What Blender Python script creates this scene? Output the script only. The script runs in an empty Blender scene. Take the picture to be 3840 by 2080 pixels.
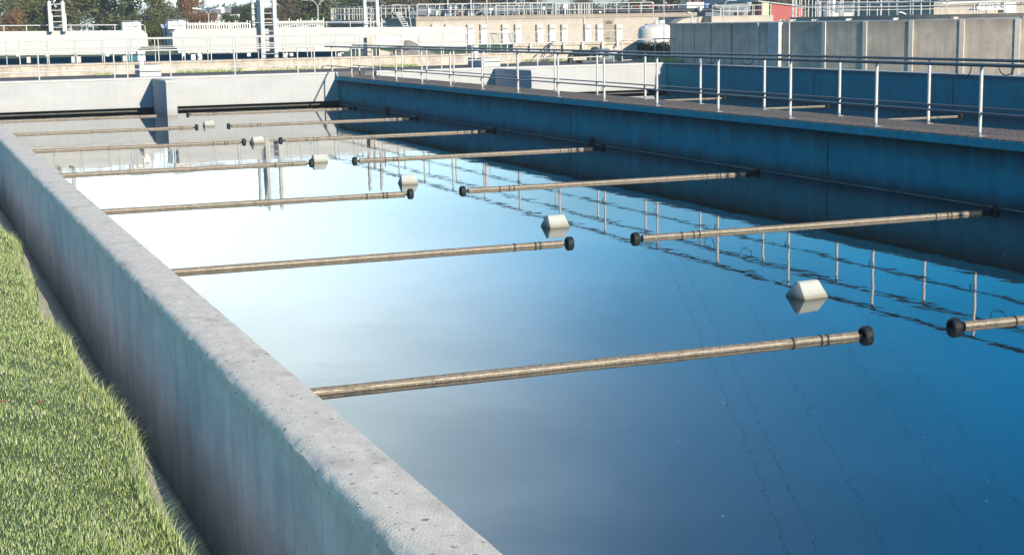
import bpy, bmesh, math, random
import numpy as np
from mathutils import Vector, Matrix, noise
random.seed(7)
S = bpy.context.scene
COL = S.collection
R_ = math.radians

# ------------------------------------------------------------------ camera
W, H, F = 3840.0, 2080.0, 5781.57
VL, HS = (-386.97, 129.03), -.018          # vanishing point of the basin's long side, slope of the horizon
CAM = Vector((0, 0, 1.5))
dL = Vector((VL[0]-W/2, -(VL[1]-H/2), -F)).normalized()
hv = Vector((1, -HS, 0))
up = hv.cross(dL).normalized()
if up.y < 0: up = -up
ex = dL.cross(up)
RM = Matrix((ex, dL, up))                   # camera space -> world
def hor(x): return VL[1] + HS*(x-VL[0])
def ray(px, py): return RM @ Vector((px-W/2, -(py-H/2), -F))
def at(px, py, Y):
    d = ray(px, py); t = Y/d.y
    return CAM + d*t
def Z(px, py, Y): return at(px, py, Y).z
def X(px, Y, py=None): return at(px, hor(px) if py is None else py, Y).x
cd = bpy.data.cameras.new('camera'); co = bpy.data.objects.new('camera', cd); COL.objects.link(co)
cd.sensor_width = 36; cd.lens = F/W*36; cd.clip_end = 5000; cd.clip_start = .05
co.matrix_world = Matrix.Translation(CAM) @ RM.to_4x4()
S.camera = co

# ------------------------------------------------------------------ light
SUN_AZ, SUN_EL = R_(279), R_(16)          # azimuth counter-clockwise from +X
sd = Vector((math.cos(SUN_AZ)*math.cos(SUN_EL), math.sin(SUN_AZ)*math.cos(SUN_EL), math.sin(SUN_EL)))
sl = bpy.data.lights.new('sun', 'SUN'); sl.energy = 4.9; sl.angle = R_(.5); sl.color = (1, .88, .72)
so = bpy.data.objects.new('sun', sl); COL.objects.link(so)
so.rotation_euler = sd.to_track_quat('Z', 'Y').to_euler(); so.location = (20, -60, 40)
wd = bpy.data.worlds.new('World'); S.world = wd; wd.use_nodes = True
n = wd.node_tree; n.nodes.clear()
def N(t, kind, **k):
    q = t.nodes.new(kind)
    for a, b in k.items(): setattr(q, a, b)
    return q
out = N(n, 'ShaderNodeOutputWorld'); bg = N(n, 'ShaderNodeBackground')
sky = N(n, 'ShaderNodeTexSky', sky_type='NISHITA', sun_disc=False, sun_elevation=SUN_EL,
        sun_rotation=math.atan2(sd.x, sd.y), altitude=50, air_density=1.0, dust_density=.35, ozone_density=3.0)
tc = N(n, 'ShaderNodeTexCoord'); sp = N(n, 'ShaderNodeSeparateXYZ')
rmp = N(n, 'ShaderNodeValToRGB')
e = rmp.color_ramp.elements
e[0].position = 0.0; e[0].color = (.50, .50, .56, 1)
q = e.new(.03); q.color = (.50, .66, .80, 1)
e[1].position = .62; e[1].color = (.42, .62, .85, 1)
q = e.new(.34); q.color = (.0, .80, 1.22, 1)
q = e.new(.07); q.color = (.40, .74, .88, 1)
q = e.new(.15); q.color = (.0, .64, .95, 1)
mul = N(n, 'ShaderNodeMix', data_type='RGBA', blend_type='MULTIPLY'); mul.inputs[0].default_value = 1
L = n.links.new
L(tc.outputs['Generated'], sp.inputs[0]); L(sp.outputs[2], rmp.inputs[0])
L(sky.outputs[0], mul.inputs[6]); L(rmp.outputs[0], mul.inputs[7])
GLOW_LEFT = .6
# made-up cloud bank low ahead, added so its reflection whitens the water
cdir = Vector((math.sin(R_(7))*math.cos(R_(15)), math.cos(R_(7))*math.cos(R_(15)), math.sin(R_(15))))
def MA(op, a, b_=None, c_=None):
    q = N(n, 'ShaderNodeMath', operation=op)
    for k_, v_ in enumerate((a, b_, c_)):
        if v_ is None: continue
        if isinstance(v_, (int, float)): q.inputs[k_].default_value = v_
        else: L(v_, q.inputs[k_])
    return q.outputs[0]
dx = MA('SUBTRACT', sp.outputs[0], cdir.x)
xr_ = MA('ADD', MA('MAXIMUM', dx, 0.0), MA('MULTIPLY', MA('MINIMUM', dx, 0.0), GLOW_LEFT))
dz = MA('MULTIPLY', MA('SUBTRACT', sp.outputs[2], cdir.z), .75)
dist = MA('SQRT', MA('ADD', MA('MULTIPLY', xr_, xr_), MA('MULTIPLY', dz, dz)))
nz = N(n, 'ShaderNodeTexNoise'); nz.inputs['Scale'].default_value = 2.2; nz.inputs['Detail'].default_value = 5
vsc = N(n, 'ShaderNodeVectorMath', operation='MULTIPLY'); vsc.inputs[1].default_value = (1, 1, 4)
L(tc.outputs['Generated'], vsc.inputs[0]); L(vsc.outputs[0], nz.inputs['Vector'])
dist = MA('MULTIPLY_ADD', nz.outputs[0], -.14, dist)
c1 = N(n, 'ShaderNodeMapRange', interpolation_type='SMOOTHERSTEP'); c1.inputs[1].default_value = .30; c1.inputs[2].default_value = -.08
c2 = N(n, 'ShaderNodeMapRange', interpolation_type='SMOOTHERSTEP'); c2.inputs[1].default_value = .52; c2.inputs[2].default_value = -.12
L(dist, c1.inputs[0]); L(dist, c2.inputs[0])
fy = N(n, 'ShaderNodeMapRange', interpolation_type='SMOOTHSTEP'); fy.inputs[1].default_value = -.25; fy.inputs[2].default_value = .3; L(sp.outputs[1], fy.inputs[0])
fac = MA('MULTIPLY', MA('MINIMUM', MA('ADD', MA('MULTIPLY', c1.outputs[0], .66), MA('MULTIPLY', c2.outputs[0], .36)), 1.0), fy.outputs[0])
mx = N(n, 'ShaderNodeMix', data_type='RGBA'); mx.inputs[7].default_value = (11.3, 13.3, 13.7, 1)
L(fac, mx.inputs[0]); L(mul.outputs[2], mx.inputs[6])
sn_ = N(n, 'ShaderNodeTexNoise'); sn_.inputs['Scale'].default_value = 1.5; sn_.inputs['Detail'].default_value = 3
sv_ = N(n, 'ShaderNodeVectorMath', operation='MULTIPLY'); sv_.inputs[1].default_value = (2.0, 1, 7); L(tc.outputs['Generated'], sv_.inputs[0]); L(sv_.outputs[0], sn_.inputs['Vector'])
sr_ = N(n, 'ShaderNodeMapRange', interpolation_type='SMOOTHSTEP'); sr_.inputs[1].default_value = .35; sr_.inputs[2].default_value = .6; sr_.inputs[3].default_value = .80; sr_.inputs[4].default_value = 1.06; L(sn_.outputs[0], sr_.inputs[0])
sm_ = N(n, 'ShaderNodeVectorMath', operation='SCALE'); L(mx.outputs[2], sm_.inputs[0]); L(sr_.outputs[0], sm_.inputs['Scale'])
L(sm_.outputs[0], bg.inputs[0]); bg.inputs[1].default_value = .15; L(bg.outputs[0], out.inputs[0])
vs_ = S.view_settings; vs_.view_transform = 'Standard'; vs_.look = 'None'; vs_.exposure = 0.5; vs_.gamma = 1
S.cycles.max_bounces = 6; S.cycles.caustics_reflective = False; S.cycles.caustics_refractive = False

# ------------------------------------------------------------------ materials
M = {}
def mat(name, col, rough=.7, metal=0, var=.12, vscale=6, bump=.1, bscale=40, streak=0, streak_col=None, dirt=0,
        dirt_col=(.05, .045, .04), spec=.3, band=None, speck=None, stretch=(1, 1, 1), streak_scale=9.0, coord='Object'):
    """procedural material: tone noise, vertical streaks, dirt patches, bands at given heights"""
    m = bpy.data.materials.new(name); m.use_nodes = True; t = m.node_tree; l = t.links.new
    b = t.nodes['Principled BSDF']; b.inputs['Roughness'].default_value = rough; b.inputs['Metallic'].default_value = metal
    b.inputs['Specular IOR Level'].default_value = spec
    c = N(t, 'ShaderNodeNewGeometry') if coord == 'World' else N(t, 'ShaderNodeTexCoord')
    P = c.outputs['Position'] if coord == 'World' else c.outputs['Object']
    mp = N(t, 'ShaderNodeVectorMath', operation='MULTIPLY'); mp.inputs[1].default_value = stretch; l(P, mp.inputs[0])
    nz = N(t, 'ShaderNodeTexNoise'); nz.inputs['Scale'].default_value = vscale; nz.inputs['Detail'].default_value = 6
    nz.inputs['Roughness'].default_value = .62
    l(mp.outputs[0], nz.inputs['Vector'])
    r = N(t, 'ShaderNodeMapRange'); r.inputs[1].default_value = .3; r.inputs[2].default_value = .7
    r.inputs[3].default_value = 1-var; r.inputs[4].default_value = 1+var; l(nz.outputs[0], r.inputs[0])
    v = N(t, 'ShaderNodeVectorMath', operation='SCALE'); v.inputs[0].default_value = col; l(r.outputs[0], v.inputs['Scale'])
    cur = v.outputs[0]
    def mixin(fac, colr):
        nonlocal cur
        mm = N(t, 'ShaderNodeMix', data_type='RGBA'); l(fac, mm.inputs[0]); l(cur, mm.inputs[6]); mm.inputs[7].default_value = (*colr, 1)
        cur = mm.outputs[2]
    if streak:
        sv = N(t, 'ShaderNodeVectorMath', operation='MULTIPLY'); sv.inputs[1].default_value = (1, 1, .06); l(P, sv.inputs[0])
        sn = N(t, 'ShaderNodeTexNoise'); sn.inputs['Scale'].default_value = streak_scale; sn.inputs['Detail'].default_value = 5
        l(sv.outputs[0], sn.inputs['Vector'])
        sr = N(t, 'ShaderNodeMapRange'); sr.inputs[1].default_value = .48; sr.inputs[2].default_value = .75; sr.inputs[4].default_value = streak
        l(sn.outputs[0], sr.inputs[0]); mixin(sr.outputs[0], streak_col or tuple(x*.45 for x in col))
    if dirt:
        dn = N(t, 'ShaderNodeTexNoise'); dn.inputs['Scale'].default_value = vscale*.35; dn.inputs['Detail'].default_value = 8
        l(mp.outputs[0], dn.inputs['Vector'])
        dr = N(t, 'ShaderNodeMapRange'); dr.inputs[1].default_value = .55; dr.inputs[2].default_value = .72; dr.inputs[4].default_value = dirt
        l(dn.outputs[0], dr.inputs[0]); mixin(dr.outputs[0], dirt_col)
    for (z0, z1, fac, colr) in (band or []):       # stain that is full at z0 and gone at z1 (world height), ragged edge
        g = N(t, 'ShaderNodeNewGeometry'); s = N(t, 'ShaderNodeSeparateXYZ'); l(g.outputs['Position'], s.inputs[0])
        wv = N(t, 'ShaderNodeVectorMath', operation='MULTIPLY'); wv.inputs[1].default_value = (2.2, 2.2, .5); l(g.outputs['Position'], wv.inputs[0])
        wn = N(t, 'ShaderNodeTexNoise'); wn.inputs['Scale'].default_value = 1.6; wn.inputs['Detail'].default_value = 7; l(wv.outputs[0], wn.inputs['Vector'])
        a = N(t, 'ShaderNodeMath', operation='MULTIPLY_ADD'); a.inputs[1].default_value = (z1-z0)*.9
        l(wn.outputs[0], a.inputs[0]); l(s.outputs[2], a.inputs[2])
        k = N(t, 'ShaderNodeMapRange'); off = (z1-z0)*.45
        k.inputs[1].default_value = z1+off; k.inputs[2].default_value = z0+off; k.inputs[3].default_value = 0; k.inputs[4].default_value = fac
        l(a.outputs[0], k.inputs[0]); mixin(k.outputs[0], colr)
    if speck:                                       # (scale, threshold, colour)
        vo = N(t, 'ShaderNodeTexNoise'); vo.inputs['Scale'].default_value = speck[0]; vo.inputs['Detail'].default_value = 2; l(P, vo.inputs['Vector'])
        vr = N(t, 'ShaderNodeMapRange'); vr.inputs[1].default_value = speck[1]; vr.inputs[2].default_value = speck[1]+.03
        l(vo.outputs[0], vr.inputs[0]); mixin(vr.outputs[0], speck[2])
    l(cur, b.inputs['Base Color'])
    if bump:
        bn = N(t, 'ShaderNodeTexNoise'); bn.inputs['Scale'].default_value = bscale; bn.inputs['Detail'].default_value = 6; l(mp.outputs[0], bn.inputs['Vector'])
        bb = N(t, 'ShaderNodeBump'); bb.inputs['Strength'].default_value = bump; bb.inputs['Distance'].default_value = .02
        l(bn.outputs[0], bb.inputs['Height']); l(bb.outputs[0], b.inputs['Normal'])
    M[name] = m
    return m
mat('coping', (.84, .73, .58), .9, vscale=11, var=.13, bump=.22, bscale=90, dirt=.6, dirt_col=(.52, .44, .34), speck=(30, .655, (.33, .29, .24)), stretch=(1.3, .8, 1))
mat('wall_outer', (.86, .75, .64), .9, var=.16, vscale=3, bump=.25, bscale=30, streak=.5, streak_col=(.56, .49, .42), coord='World',  # whitening by glare is put into the concrete colour
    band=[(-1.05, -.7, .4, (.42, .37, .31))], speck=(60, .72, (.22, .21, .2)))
mat('basin_wall', (.012, .25, .30), .85, var=.16, vscale=2.5, bump=.12, bscale=30, streak=.3, streak_scale=5, coord='World',  # blue of the shade painted into the base colour; bands are stains
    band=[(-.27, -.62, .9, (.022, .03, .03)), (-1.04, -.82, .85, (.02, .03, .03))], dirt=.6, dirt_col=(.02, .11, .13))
mat('coping_face', (.015, .31, .38), .8, var=.12, vscale=4, bump=.15, bscale=30, streak=.2, coord='World', dirt=.25)  # edge beam carries the same painted blue shade
mat('far_wall', (.43, .435, .43), .85, var=.07, vscale=.8, bump=.12, bscale=25, dirt=.28, dirt_col=(.40, .41, .41), streak=.12, coord='World',
    band=[(-.98, -.86, .6, (.32, .31, .28))], stretch=(1, 1, 3))
mat('second_wall', (.01, .26, .31), .85, var=.1, vscale=2, bump=.12, streak=.35, streak_scale=6, coord='World',  # shade blue mixed into the concrete colour here too
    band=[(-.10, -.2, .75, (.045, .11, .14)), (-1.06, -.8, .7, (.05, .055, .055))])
mat('deck', (.185, .13, .09), .9, var=.22, vscale=14, bump=.5, bscale=120, dirt=.4, dirt_col=(.13, .11, .10), speck=(30, .615, (.75, .70, .6)))
mat('asphalt', (.12, .118, .115), .92, var=.25, vscale=3, bump=.4, bscale=60, dirt=.35, dirt_col=(.22, .21, .20), speck=(9, .73, (.45, .43, .4)))
mat('stone', (.50, .44, .36), .9, var=.25, vscale=4, bump=.4, bscale=20, streak=.4, dirt=.5, dirt_col=(.22, .19, .15))
mat('cream', (.46, .40, .335), .88, var=.12, vscale=1.2, bump=.2, streak=.25, streak_scale=2.5, streak_col=(.42, .35, .27), dirt=.25, dirt_col=(.38, .31, .24), coord='World',
    band=[(2.2, 1.55, .75, (.20, .165, .125))])
mat('precast', (.60, .495, .375), .88, var=.2, vscale=2.2, bump=.25, bscale=30, streak=.75, streak_scale=7, streak_col=(.42, .36, .29), coord='World',
    band=[(1.40, .95, .6, (.25, .21, .17))])
mat('pilaster', (.62, .56, .47), .85, var=.1, bump=.15)
mat('ring_concrete', (.30, .25, .20), .9, var=.2, vscale=2, bump=.3, dirt=.4, dirt_col=(.12, .10, .085), streak=.3)
mat('gutter', (.55, .53, .48), .8, var=.15)
mat('block', (.56, .54, .50), .88, var=.13, vscale=5, bump=.25, dirt=.35, dirt_col=(.3, .28, .25))
mat('galv', (.52, .51, .49), .55, metal=.2, var=.12, vscale=18, bump=.05, spec=.5, speck=(30, .73, (.34, .33, .31)))
mat('rail_dark', (.10, .12, .13), .45, metal=.1, var=.15, vscale=14, bump=.05, spec=.5)
mat('post_foot', (.24, .26, .27), .6, metal=.3, var=.2)
mat('white_paint', (.45, .45, .435), .5, var=.05, vscale=2, bump=.04, streak=.12, streak_scale=3, streak_col=(.6, .58, .53))
mat('box_white', (.80, .79, .76), .45, var=.05, bump=.02)
mat('grey_paint', (.35, .37, .38), .55, var=.1)
mat('dark_steel', (.06, .085, .10), .45, metal=.2, var=.2)
mat('black_paint', (.025, .03, .035), .35, var=.25, spec=.5)
mat('steel_grey', (.36, .39, .40), .45, metal=.3, var=.18, vscale=8)
mat('door', (.30, .25, .20), .6, var=.08)
mat('vent', (.12, .10, .09), .7)
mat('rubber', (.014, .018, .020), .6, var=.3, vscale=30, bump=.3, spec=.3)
mat('pipe', (.23, .19, .145), .8, var=.35, vscale=30, bump=.9, bscale=70, dirt=.6, dirt_col=(.14, .12, .09), speck=(90, .68, (.62, .57, .48)))
mat('band', (.03, .03, .028), .6)
mat('foam', (.48, .50, .44), .75, var=.07, vscale=9, bump=.2, bscale=50, dirt=.25, dirt_col=(.45, .45, .38), coord='World',
    band=[(-1.05, -1.02, .95, (.12, .10, .075)), (-1.03, -.97, .6, (.30, .27, .20))], streak=.3, streak_scale=14, streak_col=(.34, .33, .27))
mat('rust', (.10, .06, .045), .9, var=.5, vscale=30, bump=.8)
mat('cable', (.015, .018, .02), .5)
mat('tank_white', (.66, .64, .59), .6, var=.05, vscale=2, bump=.03, band=[(.2, .6, .3, (.5, .44, .37))])
mat('sand', (.26, .235, .20), .95, var=.2, vscale=5, bump=.6, bscale=30)
mat('red_wall', (.36, .085, .075), .6, var=.06, vscale=1.5)
mat('slate', (.12, .145, .17), .6, var=.1)
mat('roof_sheet', (.42, .43, .43), .5, var=.1, stretch=(8, .2, 1))
mat('red', (.5, .06, .05), .5); mat('blue', (.03, .16, .42), .45, var=.15)
mat('yellow_green', (.55, .60, .32), .7, var=.15)
mat('brown_leaf', (.30, .10, .06), .7)
mat('soil', (.075, .07, .055), .95, var=.3, vscale=12, bump=.8, bscale=50)
mat('earth_green', (.10, .14, .045), .95, var=.3, vscale=6, bump=.5)
mat('bark', (.09, .07, .055), .9, var=.3, bump=.5)
def leafmat(name, c1, c2, c3):
    m = bpy.data.materials.new(name); m.use_nodes = True; t = m.node_tree; l = t.links.new
    b = t.nodes['Principled BSDF']; b.inputs['Roughness'].default_value = .65; b.inputs['Specular IOR Level'].default_value = .25
    g = N(t, 'ShaderNodeNewGeometry'); r = N(t, 'ShaderNodeValToRGB')
    r.color_ramp.elements[0].color = (*c1, 1); r.color_ramp.elements[1].color = (*c3, 1)
    q = r.color_ramp.elements.new(.5); q.color = (*c2, 1)
    l(g.outputs['Random Per Island'], r.inputs[0]); l(r.outputs[0], b.inputs['Base Color'])
    tr = N(t, 'ShaderNodeBsdfTranslucent'); l(r.outputs[0], tr.inputs[0])
    mm = N(t, 'ShaderNodeMixShader'); mm.inputs[0].default_value = .25
    l(b.outputs[0], mm.inputs[1]); l(tr.outputs[0], mm.inputs[2]); l(mm.outputs[0], t.nodes['Material Output'].inputs[0])
    M[name] = m
leafmat('leaf_olive', (.07, .09, .03), (.13, .15, .055), (.19, .18, .08))
leafmat('leaf_green', (.035, .06, .025), (.07, .105, .04), (.12, .15, .06))
leafmat('leaf_autumn', (.14, .08, .04), (.26, .15, .075), (.34, .22, .12))
leafmat('leaf_dark', (.025, .03, .022), (.055, .055, .035), (.11, .09, .05))
leafmat('leaf_brown', (.06, .045, .03), (.13, .10, .06), (.20, .16, .09))
leafmat('grass', (.27, .38, .09), (.46, .57, .20), (.80, .76, .50))

# water
m = bpy.data.materials.new('water'); m.use_nodes = True; t = m.node_tree; b = t.nodes['Principled BSDF']
b.inputs['Base Color'].default_value = (.010, .021, .022, 1); b.inputs['Roughness'].default_value = .015; b.inputs['IOR'].default_value = 1.55
b.inputs['Specular IOR Level'].default_value = .5
g = N(t, 'ShaderNodeNewGeometry')
def wn(scale, st, det):
    v = N(t, 'ShaderNodeVectorMath', operation='MULTIPLY'); v.inputs[1].default_value = st
    q = N(t, 'ShaderNodeTexNoise'); q.inputs['Scale'].default_value = scale; q.inputs['Detail'].default_value = det
    t.links.new(g.outputs['Position'], v.inputs[0]); t.links.new(v.outputs[0], q.inputs['Vector']); return q
n1 = wn(2.2, (1.0, .55, 1), 2); n2 = wn(7, (1.2, .7, 1), 2)
b1 = N(t, 'ShaderNodeBump'); b1.inputs['Strength'].default_value = .5; b1.inputs['Distance'].default_value = .0028
b2 = N(t, 'ShaderNodeBump'); b2.inputs['Strength'].default_value = .5; b2.inputs['Distance'].default_value = .0007
t.links.new(n1.outputs[0], b1.inputs['Height']); t.links.new(n2.outputs[0], b2.inputs['Height']); t.links.new(b1.outputs[0], b2.inputs['Normal'])
t.links.new(b2.outputs[0], b.inputs['Normal'])
# floating flecks
fl = N(t, 'ShaderNodeTexNoise'); fl.inputs['Scale'].default_value = 16; fl.inputs['Detail'].default_value = 1
t.links.new(g.outputs['Position'], fl.inputs['Vector'])
fr = N(t, 'ShaderNodeMapRange'); fr.inputs[1].default_value = .81; fr.inputs[2].default_value = .825
t.links.new(fl.outputs[0], fr.inputs[0])
fm = N(t, 'ShaderNodeMix', data_type='RGBA'); fm.inputs[6].default_value = (.010, .021, .022, 1); fm.inputs[7].default_value = (.45, .45, .42, 1)
t.links.new(fr.outputs[0], fm.inputs[0]); t.links.new(fm.outputs[2], b.inputs['Base Color'])
M['water'] = m

# ------------------------------------------------------------------ mesh helpers
class MB:
    def __init__(s): s.v = []; s.f = []
    def quad_box(s, c, skip=()):           # 8 corners: bottom 0-3 ccw, top 4-7
        o = len(s.v); s.v += [tuple(p) for p in c]
        for i, f in enumerate([(3, 2, 1, 0), (4, 5, 6, 7), (0, 1, 5, 4), (1, 2, 6, 5), (2, 3, 7, 6), (3, 0, 4, 7)]):
            if i not in skip: s.f.append(tuple(o+k for k in f))
        return s
    def box(s, x0, x1, y0, y1, z0, z1):
        if x0 > x1: x0, x1 = x1, x0
        if y0 > y1: y0, y1 = y1, y0
        if z0 > z1: z0, z1 = z1, z0
        return s.quad_box([(x0, y0, z0), (x1, y0, z0), (x1, y1, z0), (x0, y1, z0), (x0, y0, z1), (x1, y0, z1), (x1, y1, z1), (x0, y1, z1)])
    def tube(s, pts, r, seg=8, cap=True):
        pts = [Vector(p) for p in pts]; o = len(s.v); k = len(pts)
        for i, p in enumerate(pts):
            d = (pts[min(i+1, k-1)]-pts[max(i-1, 0)]).normalized()
            a = Vector((0, 0, 1)) if abs(d.z) < .9 else Vector((0, 1, 0))
            u = d.cross(a).normalized(); w = d.cross(u)
            rr = r[i] if isinstance(r, (list, tuple)) else r
            for j in range(seg):
                an = 2*math.pi*j/seg
                s.v.append(tuple(p+u*rr*math.cos(an)+w*rr*math.sin(an)))
        for i in range(k-1):
            for j in range(seg):
                a = o+i*seg+j; b = o+i*seg+(j+1) % seg
                s.f.append((a, b, b+seg, a+seg))
        if cap:
            s.f.append(tuple(o+j for j in range(seg))[::-1]); s.f.append(tuple(o+(k-1)*seg+j for j in range(seg)))
        return s
    def lathe(s, prof, seg=24, c=(0, 0), axis='Z'):     # profile (r, h)
        o = len(s.v)
        for r, h in prof:
            for j in range(seg):
                a = 2*math.pi*j/seg
                if axis == 'Z': s.v.append((c[0]+r*math.cos(a), c[1]+r*math.sin(a), h))
                else: s.v.append((h, c[0]+r*math.cos(a), c[1]+r*math.sin(a)))
        for i in range(len(prof)-1):
            for j in range(seg):
                a = o+i*seg+j; b = o+i*seg+(j+1) % seg
                s.f.append((a, b, b+seg, a+seg))
        return s
    def prism(s, poly, y0, y1):            # polygon (x, z) extruded in y
        o = len(s.v); k = len(poly)
        s.v += [(x, y0, z) for x, z in poly]+[(x, y1, z) for x, z in poly]
        s.f.append(tuple(o+i for i in range(k))); s.f.append(tuple(o+k+i for i in range(k))[::-1])
        for i in range(k): s.f.append((o+i, o+(i+1) % k, o+k+(i+1) % k, o+k+i)[::-1])
        return s
    def sheet(s, x0, x1, y0, y1, z):
        o = len(s.v); s.v += [(x0, y0, z), (x1, y0, z), (x1, y1, z), (x0, y1, z)]; s.f.append((o, o+1, o+2, o+3)); return s
    def mesh(s, name, m, bevel=0, smooth=False):
        me = bpy.data.meshes.new(name); me.from_pydata(s.v, [], s.f); me.update()
        bm = bmesh.new(); bm.from_mesh(me); bmesh.ops.recalc_face_normals(bm, faces=bm.faces)
        if bevel:
            es = [e for e in bm.edges if len(e.link_faces) == 2 and e.calc_face_angle() > .5]
            bmesh.ops.bevel(bm, geom=es, offset=bevel, segments=2, affect='EDGES', profile=.6)
        bm.to_mesh(me); bm.free()
        if smooth:
            for p in me.polygons: p.use_smooth = True
            try: me.set_sharp_from_angle(angle=R_(40))
            except Exception: pass
        me.materials.append(M[m] if isinstance(m, str) else m)
        return me
def link(name, me, parent=None, loc=None):
    o = bpy.data.objects.new(name, me); COL.objects.link(o)
    if parent is not None: o.parent = parent
    if loc is not None: o.location = loc
    return o
def tag(o, label=None, cat=None, group=None, kind=None):
    if label: o['label'] = label
    if cat: o['category'] = cat
    if group: o['group'] = group
    if kind: o['kind'] = kind
    return o
def thing(name, label, cat, loc=(0, 0, 0), group=None, rz=0):
    o = bpy.data.objects.new(name, None); COL.objects.link(o); o.empty_display_size = .1
    o.location = loc; o.rotation_euler = (0, 0, rz)
    return tag(o, label, cat, group)
def part(name, mb, m, parent, bevel=0, smooth=False, loc=None, label=None):
    o = link(name, mb.mesh(name, m, bevel, smooth), parent, loc)
    if label: o['label'] = label
    return o
def solo(name, mb, m, label, cat, group=None, bevel=0, smooth=False, loc=None):
    return tag(link(name, mb.mesh(name, m, bevel, smooth), None, loc), label, cat, group)
def struct(name, mb, m, **k):
    return tag(link(name, mb.mesh(name, m, **k)), None, None, None, 'structure')

ZW = -1.062
# ------------------------------------------------------------------ SETTING
struct('ground', MB().sheet(-500, 700, 57.5, 1500, -.32), 'earth_green')
struct('basin_floor', MB().sheet(-20, 90, -30, 58, -2.2), 'soil')
struct('water', MB().sheet(1.4, 13.7, -12, 52, ZW), 'water')
struct('second_basin_water', MB().sheet(14.7, 26.2, -12, 52, ZW+.001), 'water')
struct('pavement', MB().box(-40, 26.0, 50.62, 56.6, -1.9, -.004), 'asphalt')
struct('gravel_plateau', MB().box(-40, X(1930, 55), 55.1, 58.5, -1.5, .36), 'asphalt')
struct('paved_ground', MB().box(26.12, 90, -20, 57.6, -1.4, -.34), 'asphalt')
struct('grass_bank', MB().quad_box([(26.12, 47.5, -.4), (34, 47.5, -.4), (34, 57.55, -.4), (26.12, 57.55, -.4), (26.12, 47.5, -.12), (34, 47.5, -.12), (34, 57.55, .03), (26.12, 57.55, .03)]), 'earth_green')

# lawn: a bank that drops off towards the basin wall
def lawn_edge(y): return .84 + .045*math.sin(y*.9+1) + .03*math.sin(y*2.7) + .02*noise.noise(Vector((y*3, 0, 0))) - max(0, (y-9))*.006
def lawn_z(x, y):
    e = lawn_edge(y); t = x-e
    if t < -1.2: z = -.12+.02*math.sin(x*1.3)
    elif t < 0: z = -.12 - .28*((t+1.2)/1.2)**1.6
    else: z = -.40 - .66*min(1, t/(1.26-e))**.85
    return z + .018*noise.noise(Vector((x*3, y*3, 1)))
mb = MB(); xs = [-60, -30, -15, -8, -4, -2.5, -1.5] + [-1+.08*i for i in range(29)]; xs = [x for x in xs if x < 1.245]+[1.246]
ys = [-15+.6*i for i in range(24)] + [-.6+.14*i for i in range(150)] + [20.5+1.0*i for i in range(31)]
for y in ys:
    for x in xs: mb.v.append((x, y, lawn_z(x, y)))
k = len(xs)
for j in range(len(ys)-1):
    for i in range(k-1): mb.f.append((j*k+i, j*k+i+1, (j+1)*k+i+1, (j+1)*k+i))
lawn = struct('lawn', mb, 'soil', smooth=True)
lm = bpy.data.materials.new('lawn_ground'); lm.use_nodes = True; t = lm.node_tree; bb = t.nodes['Principled BSDF']; bb.inputs['Roughness'].default_value = .95
nz = N(t, 'ShaderNodeTexNoise'); nz.inputs['Scale'].default_value = 40; nz.inputs['Detail'].default_value = 4
rr = N(t, 'ShaderNodeValToRGB'); rr.color_ramp.elements[0].color = (.035, .055, .015, 1); rr.color_ramp.elements[1].color = (.12, .20, .05, 1)
tc_ = N(t, 'ShaderNodeTexCoord'); t.links.new(tc_.outputs['Object'], nz.inputs['Vector']); t.links.new(nz.outputs[0], rr.inputs[0]); t.links.new(rr.outputs[0], bb.inputs['Base Color'])
lawn.data.materials[0] = lm
rng = random.Random(3)
gv = []; gf = []
def blade(x, y, z, h, w, lean, az):
    o = len(gv); c, s = math.cos(az), math.sin(az); pc, ps = -s*w/2, c*w/2
    for (t_, ww) in ((0, 1), (.5, .8)):
        dx = lean*h*t_*t_
        for sg in (-1, 1): gv.append((x+c*dx+sg*pc*ww, y+s*dx+sg*ps*ww, z+h*t_*(1-.3*lean*t_)))
    gv.append((x+c*lean*h, y+s*lean*h, z+h*(1-.35*lean)))
    gf.append((o, o+1, o+3, o+2)); gf.append((o+2, o+3, o+4))
def clump(x, y): return noise.noise(Vector((x*2.6, y*2.6, 5)))
cnt = 0
while cnt < 120000:
    y = 3.9 + 20*rng.random()**1.9; x = -.35 + 1.35*rng.random()
    e = lawn_edge(y)
    if x > e+.10: continue
    if x > e+.01 and rng.random() < .8: continue
    c = clump(x, y)
    h = (.018+.022*rng.random())*(.85+.9*max(0, c)); w = .0020+.0016*rng.random()
    if y > 9: w *= 1.5; h *= 1.1
    az = clump(x*.5+9, y*.5)*9 + rng.gauss(0, 1.6)
    blade(x, y, lawn_z(x, y)-.004, h, w, .35+.6*rng.random(), az); cnt += 1
for i in range(42000):                                      # thinner cover to the left and behind
    y = -6+34*rng.random(); x = -4.5+4.2*rng.random(); blade(x, y, lawn_z(x, y)-.004, .05+.03*rng.random(), .008, .6, rng.random()*6.3)
for i in range(2600):                                       # seed stalks along the edge
    y = 4+14*rng.random()**1.6; e = lawn_edge(y); x = e-.06+.08*rng.random(); blade(x, y, lawn_z(x, y), .05+.05*rng.random(), .0035, .5+.5*rng.random(), rng.gauss(.2, .8))
me = bpy.data.meshes.new('grass'); me.from_pydata(gv, [], gf); me.materials.append(M['grass'])
tag(link('grass', me), 'short sunlit grass on the bank beside the concrete basin wall', 'grass', None, 'stuff')

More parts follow.
